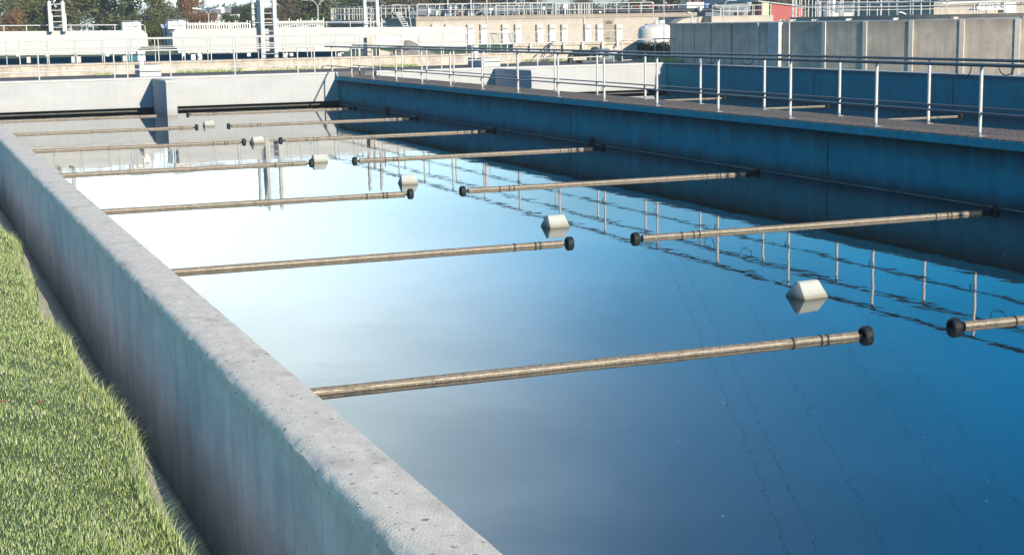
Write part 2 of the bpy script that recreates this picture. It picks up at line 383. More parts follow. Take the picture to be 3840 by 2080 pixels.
def leaf_fallen(px, py, lab):
    p = at(px, py, 6.2 if px > 50 else 6.6); d = ray(px, py)
    # step along the ray to the lawn
    tt = 0
    for i in range(4000):
        q = CAM + d*(i*.0004/ F * 5781.57 *1e-3*2.5)
        if q.z < lawn_z(q.x, q.y)+.035: break
    mb = MB(); r = random.Random(int(px)); k = 9
    mb.v.append((0, 0, .008))
    for i in range(k):
        a = 2*math.pi*i/k; rr = .016*(1 if i % 2 else .6)*(1+.3*r.random()); mb.v.append((rr*math.cos(a)*1.3, rr*math.sin(a), .012*r.random()))
    for i in range(k): mb.f.append((0, 1+i, 1+(i+1) % k))
    solo('fallen_leaf', mb, 'brown_leaf', lab, 'leaf', 'fallen leaves on the grass', loc=q)
leaf_fallen(14, 1508, 'reddish fallen leaf on the grass at the left edge')
leaf_fallen(160, 1510, 'pale red fallen leaf on the grass, nearer the wall')

# bare strip at the foot of the wall
mb = MB(); ys2 = [-3+.2*i for i in range(270)]
for y in ys2:
    for f in (0, .35, .7, 1):
        x = (lawn_edge(y)+.03)*(1-f)+1.247*f; mb.v.append((x, y, lawn_z(x, y)+.006+.006*noise.noise(Vector((x*20, y*9, 0)))))
for j in range(len(ys2)-1):
    for i in range(3): mb.f.append((j*4+i, j*4+i+1, (j+1)*4+i+1, (j+1)*4+i))
mat('gravel', (.60, .54, .46), .95, var=.35, vscale=30, bump=.9, bscale=90, dirt=.5, dirt_col=(.22, .20, .16))
struct('gravel_strip', mb, 'gravel', smooth=True)
# left basin wall: rough top slab with ragged outer edge
t_ = thing('basin_wall', 'long concrete wall paled as by glare with rough top beside the grass', 'wall', (1.38, 0, 0))
mb = MB(); NY = 1100; y0, y1 = -3.0, 50.4
prof = 9
for j in range(NY+1):
    y = y0+(y1-y0)*(j/NY)**1.8 if False else y0 + (y1-y0)*((j/NY)**1.7)
    a = .007*noise.noise(Vector((y*9, 0, 3)))+.007*noise.noise(Vector((y*34, 2, 3)))+.014*max(0, noise.noise(Vector((y*1.6, 7, 3))))
    bq = .004*noise.noise(Vector((y*6, 5, 9)))
    def hz(i): return .0018*noise.noise(Vector((y*5, i*1.7, 0)))+.0010*noise.noise(Vector((y*28, i*3, 0)))
    row = [(1.248-.004, -.075), (1.248+a*.6-.006, -.035+a), (1.248+.008+a*1.4, -.012+hz(1)), (1.275+a, -.002+hz(2)), (1.33, hz(3)), (1.39, hz(4)), (1.45, hz(5)), (1.503+bq, -.001+hz(6)*.5), (1.514+bq, -.014), (1.514, -.08)]
    prof = len(row)
    for x, z in row: mb.v.append((x-1.38, y, z))
for j in range(NY):
    for i in range(prof-1): mb.f.append((j*prof+i, j*prof+i+1, (j+1)*prof+i+1, (j+1)*prof+i))
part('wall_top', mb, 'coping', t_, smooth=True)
mb = MB()
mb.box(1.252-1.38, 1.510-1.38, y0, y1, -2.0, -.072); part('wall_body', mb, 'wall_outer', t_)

mat('tide', (.22, .24, .20), .9, var=.4, vscale=20, bump=.5)
# right walkway wall
t_ = thing('walkway_wall', 'blue shaded dividing wall with a paved walkway and overhanging edge between both basins', 'wall', (14.2, 30, -.141))
def rel(mb_, c): mb_.v = [(x-c[0], y-c[1], z-c[2]) for x, y, z in mb_.v]; return mb_
c = (14.2, 30, -.141)
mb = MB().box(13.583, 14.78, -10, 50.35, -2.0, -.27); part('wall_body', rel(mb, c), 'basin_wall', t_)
seg = [-10, 5, 12.2, 18.9, 24.8, 31.0, 37.2, 43.5, 50.35]
for a, b_ in zip(seg[:-1], seg[1:]):
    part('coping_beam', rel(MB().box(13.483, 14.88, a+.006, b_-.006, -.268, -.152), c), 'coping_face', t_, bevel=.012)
part('deck', rel(MB().box(13.50, 14.865, -10, 50.3, -.152, -.141), c), 'deck', t_)
for xx in (13.56, 14.80): part('deck_joint', rel(MB().box(xx, xx+.012, -10, 50.3, -.141, -.1385), c), 'band', t_)
k_ = 700; pts = []; rad = []
for i in range(k_+1):
    y = -2+52.2*i/k_; pts.append((13.58-14.2, y-30, ZW+.004+.141+.003*noise.noise(Vector((y*3, 1, 1))))); rad.append(.006+.010*max(0, noise.noise(Vector((y*1.5, 3, 1))))+.004*noise.noise(Vector((y*9, 3, 1))))
part('tide_crust', MB().tube(pts, rad, 5), 'tide', t_)
for y in (20.9, 45.0, 31.05): part('wall_joint', rel(MB().box(13.578, 13.585, y, y+.025, -1.3, -.27), c), 'band', t_)

def far_wall(x0, x1, label, ledge):
    t_ = thing('basin_end_wall', label, 'wall', ((x0+x1)/2, 50.3, 0))
    c = ((x0+x1)/2, 50.3, 0)
    part('wall_face', rel(MB().box(x0, x1, 50.3, 50.6, -.95, -.06), c), 'far_wall', t_, bevel=.01)
    part('coping', rel(MB().box(x0, x1, 50.27, 51.0, -.058, .0), c), 'block', t_, bevel=.008)
    part('back_wall', rel(MB().box(x0, x1, 50.75, 50.95, -2.0, -.06), c), 'black_paint', t_)
far_wall(1.26, 13.58, 'pale end wall of the near basin with a dark slot above the water', 0)
far_wall(14.9, 25.82, 'white end wall of the second basin seen through the walkway railing', 0)
def pier(px0, px1, yf, label, zt=-.03):
    xa, xb = X(px0, yf, 300), X(px1, yf, 300); c = ((xa+xb)/2, (yf+50.27)/2, -1.6)
    t_ = thing('pier', label, 'pier', c, 'concrete piers against the end walls')
    part('body', rel(MB().box(xa, xb, yf, 50.265, -1.9, zt-.05), c), 'basin_wall' if False else 'far_wall', t_, bevel=.012)
    part('cap', rel(MB().box(xa-.015, xb+.015, yf-.015, 50.262, zt-.05, zt), c), 'block', t_, bevel=.008)
pier(621, 660, 47.6, 'concrete pier standing in the near basin water against the pale end wall')
pier(1993, 2018, 46.9, 'concrete pier with broad blue shaded side in the second basin')

t_ = thing('second_basin_wall', 'long blue shaded and stained wall along the far side of the second basin', 'wall', (25.95, 20, 0))
c = (25.95, 20, 0)
part('wall_face', rel(MB().box(25.8, 26.1, -10, 50.3, -2.0, -.05), c), 'second_wall', t_)
part('coping', rel(MB().box(25.78, 26.11, -10, 50.3, -.05, -.02), c), 'block', t_, bevel=.008)
for y in (40.5, 28.3, 33.8): part('wall_joint', rel(MB().box(25.795, 25.80, y, y+.03, -1.2, -.05), c), 'band', t_)

# ------------------------------------------------------------------ floating pipes and floats
ordn = ['nearest', 'second nearest', 'third nearest', 'fourth nearest', 'fifth nearest', 'sixth nearest', 'farthest']
PY = [10.42, 16.45, 22.55, 28.70, 34.92, 40.95, 47.2]
PR = .039
def pipe_mesh(L_, seed):
    PR_ = PR*(.6 if seed >= 50 else 1); r = random.Random(seed); mb = MB(); k = int(L_/.06)
    pts = []; rad = []
    for i in range(k+1):
        x = L_*i/k; pts.append((x, .004*noise.noise(Vector((x*1.2, seed, 0))), .004*noise.noise(Vector((x*.8, seed, 5))))); rad.append(PR_*(1+.05*noise.noise(Vector((x*5, seed, 9)))))
    mb.tube(pts, rad, 12); return mb
def disc_mesh():
    mb = MB(); k = 1.12
    mb.lathe([(a_*k, b_*k) for a_, b_ in [(.0, -.012), (.025, -.012), (.03, -.03), (.05, -.036), (.062, -.028), (.066, -.008), (.064, .0), (.066, .008), (.062, .028), (.05, .036), (.03, .03), (.025, .014), (0, .014)]], 26, axis='X')
    return mb.mesh('end_disc', 'rubber', smooth=True)
DM = disc_mesh(); BAND = MB().tube([(0, 0, 0), (.018, 0, 0)], PR+.004, 14).mesh('clamp_band', 'band')
mat('crust', (.50, .44, .34), .8, var=.3, vscale=60, bump=.5, bscale=120)
def fpipe(x0, x1, y, label, group, discs, bands, seed, shade_x=None):
    t_ = thing('floating_pipe', label, 'pipe', (x0, y, ZW+.006), group)
    part('tube', pipe_mesh(x1-x0, seed), 'pipe', t_, smooth=True)
    r_ = random.Random(seed); k_ = int((x1-x0)/.05); pts = []; rad = []
    if shade_x: k_ = int((shade_x-x0)/.05)
    for i_ in range(k_+1):
        pts.append((((shade_x or x1)-x0)*i_/k_, -PR*.86+.004*noise.noise(Vector((i_*.3, seed, 1))), .012+.004*noise.noise(Vector((i_*.21, seed, 4))))); rad.append(.0065+.005*noise.noise(Vector((i_*.6, seed, 8))))
    part('waterline_crust', MB().tube(pts, rad, 5), 'crust', t_)
    if shade_x: part('shade_sleeve', MB().tube([(shade_x-x0, 0, 0), (x1-x0+.01, 0, 0)], PR+.003, 14), 'rubber', t_, smooth=True)  # added to paint the walkway wall's shadow onto the pipe end
    for x in bands: link('clamp_band', BAND, t_, (x-x0, 0, 0))
    for x in discs:
        link('end_disc', DM, t_, (x-x0, 0, .004))
        s = -1 if x < x0 else 1
        part('stub', MB().tube([((x1 if s > 0 else x0)-x0, 0, 0), (x-x0, 0, 0)], .012, 8), 'rubber', t_)
for i, y in enumerate(PY):
    xe = 7.07
    fpipe(1.52, xe, y, '%s of the floating pipes attached to the left grass side wall' % ordn[i], 'floating pipes on the left side of the near basin',
          [xe+.09] if i < 6 else [], [xe-.62, xe-.36, xe-.30] if i < 6 else [xe-.5], i)
    fpipe(8.09, 13.12, y-.04, '%s of the floating pipes reaching the blue walkway wall' % ordn[i], 'floating pipes on the right side of the near basin',
          [8.0, 13.24], [8.60, 8.76, 8.84, 12.28, 12.46, 12.52], i+20, shade_x=12.80)
for i, (y) in enumerate((32.72, 38.86, 45.0)):
    fpipe(20.6, 25.1, y, ['nearest', 'middle', 'farthest'][i]+' of the thin floating pipes in the second basin beyond the railing', 'floating pipes in the second basin', [25.22], [24.5], i+50)
FP = [(7.72, 12.2), (7.62, 17.95), (7.62, 24.1), (7.36, 28.9), (7.38, 34.5), (7.55, 41.3)]
def float_mesh():
    mb = MB(); a, b_, h = .142, .140, .150; ta, tb = .118, .028
    mb.quad_box([(-a, -b_, -.06), (a, -b_, -.06), (a, b_, -.06), (-a, b_, -.06), (-a, -b_, .012), (a, -b_, .012), (a, b_, .012), (-a, b_, .012)], skip=(1,))
    mb.v = mb.v[:8]
    o = 4; mb.v += [(-ta, -tb, h), (ta, -tb, h), (ta, tb, h), (-ta, tb, h)]
    mb.f += [(8, 9, 10, 11), (4, 5, 9, 8), (5, 6, 10, 9), (6, 7, 11, 10), (7, 4, 8, 11)]
    return mb.mesh('float', 'foam', bevel=.017, smooth=True)
FM = float_mesh(); LINE = MB().tube([(0, 0, 0), (.01, 0, -.05), (.012, .0, -.10)], .003, 6).mesh('mooring_line', 'cable')
for i, (x, y) in enumerate(FP):
    t_ = thing('float', ['large looking white block float nearest the camera on open water', 'second nearest white block float, between two pipe ends and the rail reflections',
        'white block float just behind the third nearest left pipe end', 'small white block float beside the fourth left pipe end',
        'grey looking block float between the fifth pipe ends', 'smallest and farthest white block float before the concrete pier'][i], 'float', (x, y, ZW), 'white block floats in a row', rz=R_([8, 4, -3, 5, 12, 2][i]))
    link('body', FM, t_); link('mooring_line', LINE, t_, (.132, -.02, .05)); link('mooring_line', LINE, t_, (-.134, -.10, .05))

# ------------------------------------------------------------------ railings
POSTC = {}
def post_mesh(h, r, foot=True, m='galv'):
    k = (round(h, 3), r, m)
    if k not in POSTC: POSTC[k] = MB().tube([(0, 0, 0), (0, 0, h)], r, 10).mesh('post', m, smooth=True)
    return POSTC[k]
FOOT = MB().tube([(0, 0, 0), (0, 0, .055)], .027, 10).box(-.055, .055, -.055, .055, -.001, .009).mesh('foot', 'post_foot')
HOOK = MB().tube([(0, 0, 0), (0, .02, -.01), (0, .045, -.035), (0, .05, -.07), (0, .03, -.09), (0, .01, -.085)], .008, 6).mesh('rail_hook', 'cable')
def railing(name, label, p0, p1, posts, zb, ztop, zmids, r=.024, rt=None, matp='galv', matr='galv', foot=False, group=None, ends=None, hooks=False):
    """posts: parameters 0..1 or points along p0-p1; straight run from p0 to p1 (x, y)"""
    a, b_ = Vector((*p0, 0)), Vector((*p1, 0)); rt = rt or r
    t_ = thing(name, label, 'railing', (a.x, a.y, zb), group)
    o = Vector((a.x, a.y, zb))
    for s in posts:
        q = a.lerp(b_, s); q.z = zb
        ob = link('post', post_mesh(ztop-zb-rt, r, m=matp), t_, q-o)
        if foot:
            f = link('foot', FOOT, ob)
    dn = (b_-a).normalized()
    pts = [Vector((a.x, a.y, ztop))-o, Vector((b_.x, b_.y, ztop))-o]
    if ends:                    # rail bends down at its ends
        L0 = []; rr = min(.25, (ztop-zb)*.3); hb = min(zmids) if zmids else zb
        if 'a' in ends: L0 += [Vector((a.x, a.y, hb))-o, Vector((a.x, a.y, ztop-rr))-o] + [pts[0]+dn*rr*(1-math.cos(x))+Vector((0, 0, -rr*(1-math.sin(x)))) for x in (.4, .8, 1.2)]
        else: L0 += [pts[0]]
        if 'b' in ends: L0 += [pts[1]-dn*rr*(1-math.cos(x))+Vector((0, 0, -rr*(1-math.sin(x)))) for x in (1.2, .8, .4)] + [Vector((b_.x, b_.y, ztop-rr))-o, Vector((b_.x, b_.y, hb))-o]
        else: L0 += [pts[1]]
        pts = L0
    part('top_rail', MB().tube(pts, rt, 10), matr, t_, smooth=True)
    for z in zmids: part('mid_rail', MB().tube([Vector((a.x, a.y, z))-o, Vector((b_.x, b_.y, z))-o], rt*.62 if hooks else rt*.8, 8), matr, t_, smooth=True)
    return t_
ZD = -.139
YN = [17.327+2.436*i for i in range(-3, 15)]; YF = [19.80+2.439*i for i in range(-4, 14)]
a, b_ = 9.0, 52.3
nr = railing('railing', 'nearer railing along the walkway with pale posts and dark rails', (13.681, a), (13.681, b_), [(y-a)/(b_-a) for y in YN], ZD, .826, [.173], rt=.026, matr='rail_dark', foot=True, group='two walkway railings', hooks=True)  # both walkway railings: dark rail tone stands in for their unlit side
for y in YN: link('rail_hook', HOOK, nr, (0.03, y-a+.02, .80-ZD)); link('rail_hook', HOOK, nr, (-.02, y-a+.03, .165-ZD))
fr_ = railing('railing', 'farther railing along the walkway, next to the second basin', (14.66, a), (14.66, b_), [(y-a)/(b_-a) for y in YF], ZD, .848, [.160], rt=.023, matr='rail_dark', foot=True, group='two walkway railings', hooks=True)
for y in YF: link('rail_hook', HOOK, fr_, (-0.03, y-a-.05, .165-ZD))
def loop(px, py, xr, zt, w, d, label):
    p = at(px, py, 10); k = xr/p.x; y = p.y*k
    mb = MB(); pts = [(0, -w/2, 0)]+[(0, -w/2*math.cos(s*math.pi/12), -d*math.sin(s*math.pi/12)**.75) for s in range(1, 12)]+[(0, w/2, 0)]
    mb.tube(pts, .008, 6)
    solo('hanging_cable', mb, 'cable', label, 'cable', 'cable loops hanging from the walkway railings', loc=(xr+.02, y, zt-.012), smooth=True)
loop(3608, 262, 13.681, .832, .34, .17, 'black cable loop hanging from the nearer rail left of the last post')
loop(3770, 252, 14.66, .823, .34, .17, 'black cable loop hanging from the farther rail at the right edge')
loop(2660, 220, 14.66, .823, .42, .16, 'black cable loop hanging before the dark round tank, left of two')
loop(2800, 220, 14.66, .823, .42, .16, 'black cable loop hanging before the dark round tank, right of two')
for (px, py, lab) in ((1456, 425, 'small rusty bracket low on the blue wall, far one'), (2222, 540, 'rusty bracket low on the blue wall beside the fourth nearest pipe')):
    d = ray(px, py); s = 13.583/d.x; p = CAM+d*s
    mb = MB().box(-.04, 0, -.10, .10, -.10, .06); mb.box(-.07, -.04, -.05, .06, -.09, .03); mb.box(-.09, -.07, -.02, .02, -.10, .0)
    solo('wall_bracket', mb, 'rust', lab, 'bracket', 'rusty wall brackets', bevel=.012, loc=(13.58, p.y, max(p.z-.04, ZW+.09)))

# railing on the end wall
D1 = 50.75
def rx(px, Y): return X(px, Y, 200)
x0, x1 = rx(-260, D1), rx(1178, D1)
pp = [-200, -40, 141, 425, 474, 637, 878, 1115, 1178]
railing('railing', 'pale railing on the coping of the near basin end wall', (x0, D1), (x1, D1), [(rx(p, D1)-x0)/(x1-x0) for p in pp], 0, .84, [.25], r=.024, matr='galv', group='pale railings behind the basins')
x0, x1 = rx(1640, D1), rx(2260, D1)
railing('railing', 'pale railing on the coping of the second basin end wall', (x0, D1), (x1, D1), [(rx(p, D1)-x0)/(x1-x0) for p in (1655, 1770, 1903, 2015, 2090)], 0, .80, [.26], r=.022, group='pale railings behind the basins')
# on the low stone wall
D2 = 55.3
def rrun(pxs, Y, zb, zt, mids, label, ends=None, r=.02, grp='pale railings behind the basins', m='galv'):
    x0, x1 = rx(pxs[0], Y), rx(pxs[-1], Y)
    return railing('railing', label, (x0, Y), (x1, Y), [(rx(p, Y)-x0)/(x1-x0) for p in pxs], zb, zt, mids, r=r, matr=m, matp=m, ends=ends, group=grp)
rrun([-130, -28, 73, 182, 287, 390, 493, 595, 693, 792, 887, 982, 1075, 1168, 1259, 1350, 1411, 1508], D2, .36, 1.19, [.86], 'long pale railing on the low stone wall before the white girders', ends='b')
rrun([1571, 1663, 1749, 1838, 1925], D2, .36, 1.19, [.86], 'short pale railing on the stone wall right of the sand heap', ends='a')
rrun([24, 176, 279, 383, 483, 582, 683, 779, 875, 969, 1062, 1153, 1243, 1333], 57.0, .36, 1.21, [.9], 'second pale railing just behind the low stone wall railing', r=.017)
# terrace railings, each panel a loop of its own
TD = 57.3
for i, (a_, b2) in enumerate(((1838, 1978), (1986, 2050), (2060, 2118), (2130, 2186), (2196, 2256), (2263, 2318), (2327, 2390))):
    rrun([a_, (a_+b2)/2, b2], TD, .55, 1.15, [.87], 'thin loop railing panel on the terrace wall, %s from the left' % ['first', 'second', 'third', 'fourth', 'fifth', 'sixth', 'last'][i], ends='ab', r=.013, grp='loop railing panels on the terrace wall')
rrun([2333, 2456, 2583, 2602], 53.2, 0, X(0, 1)*0+Z(2456, 147, 53.2), [Z(2456, 223, 53.2)], 'dark railed barrier on the grass before the white tank', r=.022, m='galv')

# ------------------------------------------------------------------ low stone wall and terrace
t_ = thing('stone_wall', 'low stained beige wall behind the paved strip', 'wall', (10, 55.0, 0))
c = (10, 55.0, 0)
part('wall_face', rel(MB().box(-40, rx(1945, 55), 54.85, 55.15, -.1, .34), c), 'stone', t_, bevel=.01)
part('coping', rel(MB().box(-40, rx(1945, 55), 54.8, 55.5, .34, .40), c), 'stone', t_, bevel=.012)
t_ = thing('terrace_wall', 'stained beige terrace wall behind the black pump', 'wall', (20, 57, 0)); c = (20, 57, 0)
xa, xb = rx(1925, 56.7), rx(2390, 56.7)
part('wall_face', rel(MB().box(xa, xb, 56.7, 57.1, -.1, .60), c), 'stone', t_, bevel=.01)
part('coping', rel(MB().box(xa-.05, xb+.03, 56.62, 58.2, .60, .70), c), 'stone', t_, bevel=.012)
for k, p in enumerate((1985, 2060, 2110, 2180, 2255, 2310)):
    part('coping_stud', rel(MB().box(rx(p, 56.6), rx(p+8, 56.6), 56.52, 56.62, .38, .72), c), 'block', t_, bevel=.01)

# grass tufts at the wall foot
gv = []; gf = []
for (pa, pb, dens) in ((655, 900, 500), (960, 1190, 250), (1390, 1560, 500), (350, 420, 120), (1960, 2120, 260), (2040, 2100, 200)):
    for i in range(dens):
        Yq = 54.65 if pa < 1900 else 56.45; x = rx(pa+(pb-pa)*rng.random(), Yq); blade(x, Yq-.35*rng.random(), -.01, .06+.12*rng.random(), .02, .5, rng.random()*6.3)
for i in range(5200):
    x = rx(2425+180*rng.random(), 53.5); y = 51.2+3.2*rng.random(); blade(x+.0*y, y, -.03, .05+.10*rng.random()*(1+noise.noise(Vector((x, y, 0)))), .02, .5, rng.random()*6.3)
me = bpy.data.meshes.new('grass'); me.from_pydata(gv, [], gf); me.materials.append(M['grass'])
tag(link('grass', me), 'weeds and grass growing along the foot of the walls', 'grass', None, 'stuff')

# ------------------------------------------------------------------ concrete blocks with control posts
def block(px0, px1, py0, Y, depth, label, grp='concrete blocks by the end walls'):
    xa, xb = rx(px0, Y), rx(px1, Y); zt = Z((px0+px1)/2, py0, Y)
    mb = MB().box(0, xb-xa, 0, depth, 0, zt*.97); mb.box(-.015, xb-xa+.015, -.015, depth+.015, zt*.97, zt)
    solo('concrete_block', mb, 'block', label, 'block', grp, bevel=.008, loc=(xa, Y, .003)); return zt
def cpost(px, py0, py1, wpx, Y, zb, label):
    x = rx(px, Y); w = wpx*Y/F/2; zt, zm = Z(px, py0, Y), Z(px, py1, Y)
    t_ = thing('control_post', label, 'control box', (x, Y, zb), 'white control posts on concrete blocks')
    part('box', MB().box(-w, w, -.07, .07, zm-zb, zt-zb), 'box_white', t_, bevel=.01)
    part('stand', MB().box(-w*.42, w*.42, -.04, .04, 0, zm-zb), 'box_white', t_)
    part('hood', MB().box(-w*1.15, w*1.15, -.10, .09, zt-zb, zt-zb+.02), 'grey_paint', t_)
    part('knob', MB().tube([(0, -.07, (zt+zm)/2-zb), (0, -.09, (zt+zm)/2-zb)], .02, 10), 'red', t_)
z = block(520, 600, 245, 51.05, 1.1, 'pale concrete block beside the pier on the near basin end wall')
cpost(529, 190, 230, 27, 51.3, z, 'white control post on the block by the near basin pier')
z = block(1808, 1875, 219, 51.05, 1.5, 'pale concrete block on the second basin end wall')
cpost(1783, 172, 200, 20, 51.4, z, 'white control post on the block of the second basin')
# button box on a post by the pump
x = rx(2304, 52.2); zt = Z(2304, 176, 52.2)
t_ = thing('push_button_box', 'small hooded box with red button on a thin post by the pump', 'control box', (x, 52.2, 0))
part('post', MB().tube([(-.03, 0, 0), (-.03, 0, zt)], .018, 8), 'galv', t_)
part('box', MB().box(-.0, .10, -.05, .05, zt-.19, zt-.02), 'box_white', t_, bevel=.006)
part('hood', MB().box(-.05, .17, -.12, .06, zt-.02, zt+.01), 'grey_paint', t_)
part('button', MB().tube([(.05, -.05, zt-.11), (.05, -.075, zt-.11)], .028, 12), 'red', t_)

# ------------------------------------------------------------------ black pump
Y = 53.0; xc = rx(2127, Y)
t_ = thing('pump', 'big black pump with elbow pipe and ribbed grey motor', 'pump', (xc, Y, 0))
def u(px): return rx(px, Y)-xc
def zz(px, py): return Z(px, py, Y)
mb = MB().tube([(u(2138), 0, 0), (u(2138), 0, zz(2138, 212)), (u(2143), 0, zz(2143, 206)), (u(2150), 0, zz(2150, 203)), (u(2215), 0, zz(2215, 203))], .105, 14)
part('elbow_pipe', mb, 'black_paint', t_, smooth=True)
part('pipe_saddle', MB().tube([(u(2212), 0, 0), (u(2212), 0, zz(2212, 205))], .12, 14), 'dark_steel', t_, smooth=True)
part('flange', MB().lathe([(.0, u(2222)), (.24, u(2222)), (.26, u(2226)), (.26, u(2236)), (.24, u(2240)), (0, u(2240))], 24, (0, zz(2230, 202)), 'X'), 'dark_steel', t_, smooth=True)
part('motor', MB().lathe([(0, u(2240)), (.20, u(2240)), (.245, u(2248)), (.25, u(2280)), (.20, u(2290)), (0, u(2292))], 22, (0, zz(2260, 210)), 'X'), 'steel_grey', t_, smooth=True)
for k in range(7): part('motor_rib', MB().lathe([(.245, u(2248+k*5)), (.265, u(2248.7+k*5)), (.265, u(2250.3+k*5)), (.245, u(2251+k*5))], 22, (0, zz(2260, 210)), 'X'), 'steel_grey', t_)
part('base_plate', MB().box(u(2172), u(2300), -.3, .3, 0, .09), 'dark_steel', t_, bevel=.01)
part('motor_foot', MB().box(u(2245), u(2285), -.18, .18, .09, zz(2260, 222)), 'black_paint', t_, bevel=.01)
part('coupling_guard', MB().box(u(2285), u(2302), -.12, .12, .09, .22), 'black_paint', t_, bevel=.02)

# ------------------------------------------------------------------ stair rails and small platform
def pxtube(name, label, cat, pts, r, m, grp=None, depth=0):
    P = [at(a_, b2, y) for a_, b2, y in pts]; o = P[0].copy()
    t_ = thing(name, label, cat, o, grp)
    part('near_rail', MB().tube([p-o for p in P], r, 8), m, t_, smooth=True)
    if depth: part('far_rail', MB().tube([p-o+Vector((depth*.25, depth, 0)) for p in P], r, 8), m, t_, smooth=True)
    return t_
t_ = thing('access_stair', 'grey steel stair with portal handrails before the cream wall', 'stair', at(1935, 240, 54.9)); o = t_.location.copy()
for k, dy in enumerate((0, .7)):
    pts = [at(1862, 127, 54.9), at(1930, 127, 54.9), at(1958, 190, 54.9), at(1950, 215, 54.9)]
    part('handrail', MB().tube([p-o+Vector((0, dy, 0)) for p in pts], .018, 8), 'grey_paint', t_, smooth=True)
    part('handrail', MB().tube([p-o+Vector((0, dy, 0)) for p in (at(1866, 130, 54.9), at(1890, 215, 54.9), at(1893, 232, 54.9))], .018, 8), 'grey_paint', t_, smooth=True)
for k in range(4):
    p = at(1870+6*k, 168+18*k, 54.9)-o; part('tread', MB().box(p.x, p.x+.5, 0, .7, p.z, p.z+.03), 'galv', t_)
pxtube('stair_handrail', 'dark sloping handrail loop down from the terrace wall', 'handrail', [(2082, 155, 56.3), (2075, 158, 56.2), (2042, 205, 55.2), (2038, 212, 55.2), (2038, 238, 55.2)], .022, 'rail_dark', depth=.55)
pxtube('stair_handrail', 'lower dark sloping handrail beside the terrace steps', 'handrail', [(2076, 205, 55.9), (2047, 235, 55.2)], .02, 'rail_dark', depth=.5)

# ------------------------------------------------------------------ hopper wall, sand heap
Y = 57.6
t_ = thing('hopper', 'light grey concrete hopper box on stained legs before the long girder', 'hopper', (rx(1375, Y), Y, .36)); xo = rx(1375, Y)
def uu(p): return rx(p, Y)-xo
part('leg', MB().box(uu(1378), uu(1398), .0, .5, 0, Z(1388, 142, Y)-.36), 'stone', t_, bevel=.01)
part('tank_box', MB().box(uu(1398), uu(1515), .02, .9, Z(1450, 178, Y)-.36, Z(1450, 141, Y)-.36), 'block', t_, bevel=.015)
part('apron', MB().prism([(uu(1425), 0), (uu(1475), 0), (uu(1475), Z(1475, 196, Y)-.36), (uu(1425), Z(1425, 188, Y)-.36)], .05, .5), 'cream', t_)
mb = MB(); Ys = 57.9; xc = rx(1548, Ys); zt = Z(1530, 150, Ys)-.36; hw = 1.02
prf = [(0, zt), (.12, zt*.97), (.3, zt*.80), (.6, zt*.45), (.9, zt*.12), (1.05, 0)]
mb.lathe([(r_*1.0, z_) for r_, z_ in prf], 40)
mb.v = [(x+(.14*noise.noise(Vector((x*2, y*2, z*2)))-.22*z/zt), y*.85+.1*noise.noise(Vector((x*3, y*2, 4))), z+.04*noise.noise(Vector((x*4, y*4, z*3)))) for x, y, z in mb.v]
solo('sand_heap', mb, 'sand', 'grey sand heap with rounded top before the long white girder', 'heap', smooth=True, loc=(xc, Ys+.0, .35))

# ------------------------------------------------------------------ white girders with ladder portals
def girder(poly, Y, depth, label, loc_px):
    xo = rx(loc_px, Y)
    t_ = thing('bridge_girder', label, 'girder', (xo, Y, .36), 'white bridge girders')
    P = [(rx(a_, Y)-xo, Z(a_, b2, Y)-.36) for a_, b2 in poly]
    part('beam', MB().prism(P, 0, depth), 'white_paint', t_, bevel=.012)
    return t_, xo
G1, xo1 = girder([(-420, 214), (508, 204), (512, 192), (530, 178), (558, 174), (557, 128), (541, 114), (-420, 122)], 60, .9, 'left white bridge girder with a clipped upper corner', 0)
G2, xo2 = girder([(664, 178), (668, 200), (1385, 192), (1400, 178), (1752, 176), (1753, 104), (1735, 100), (1200, 104), (664, 110), (650, 123), (650, 176)], 60, .9, 'long white bridge girder with the tall ladder portal', 650)
def gr(t_, xo, name, pxs, pya, pyb, w, m, y0, y1):
    for p in pxs:
        part(name, MB().box(rx(p, 60)-xo, rx(p, 60)-xo+w, y0, y1, Z(p, pyb, 60)-.36, Z(p, pya, 60)-.36), m, t_, bevel=.006)
gr(G1, xo1, 'support', [100, 268, 290, 462], 204, 238, .14, 'white_paint', .2, .5)
gr(G2, xo2, 'support', [720, 745, 1070, 1280], 198, 232, .16, 'box_white', .2, .5)
for (t_, xo, ps) in ((G1, xo1, (58, 170, 395)), (G2, xo2, (680, 740, 925, 1085, 1265))):
    for p in ps:
        part('junction_box', MB().box(rx(p, 60)-xo, rx(p, 60)-xo+.13, -.09, -.002, Z(p, 212, 60)-.36, Z(p, 200, 60)-.36), 'box_white', t_, bevel=.005)
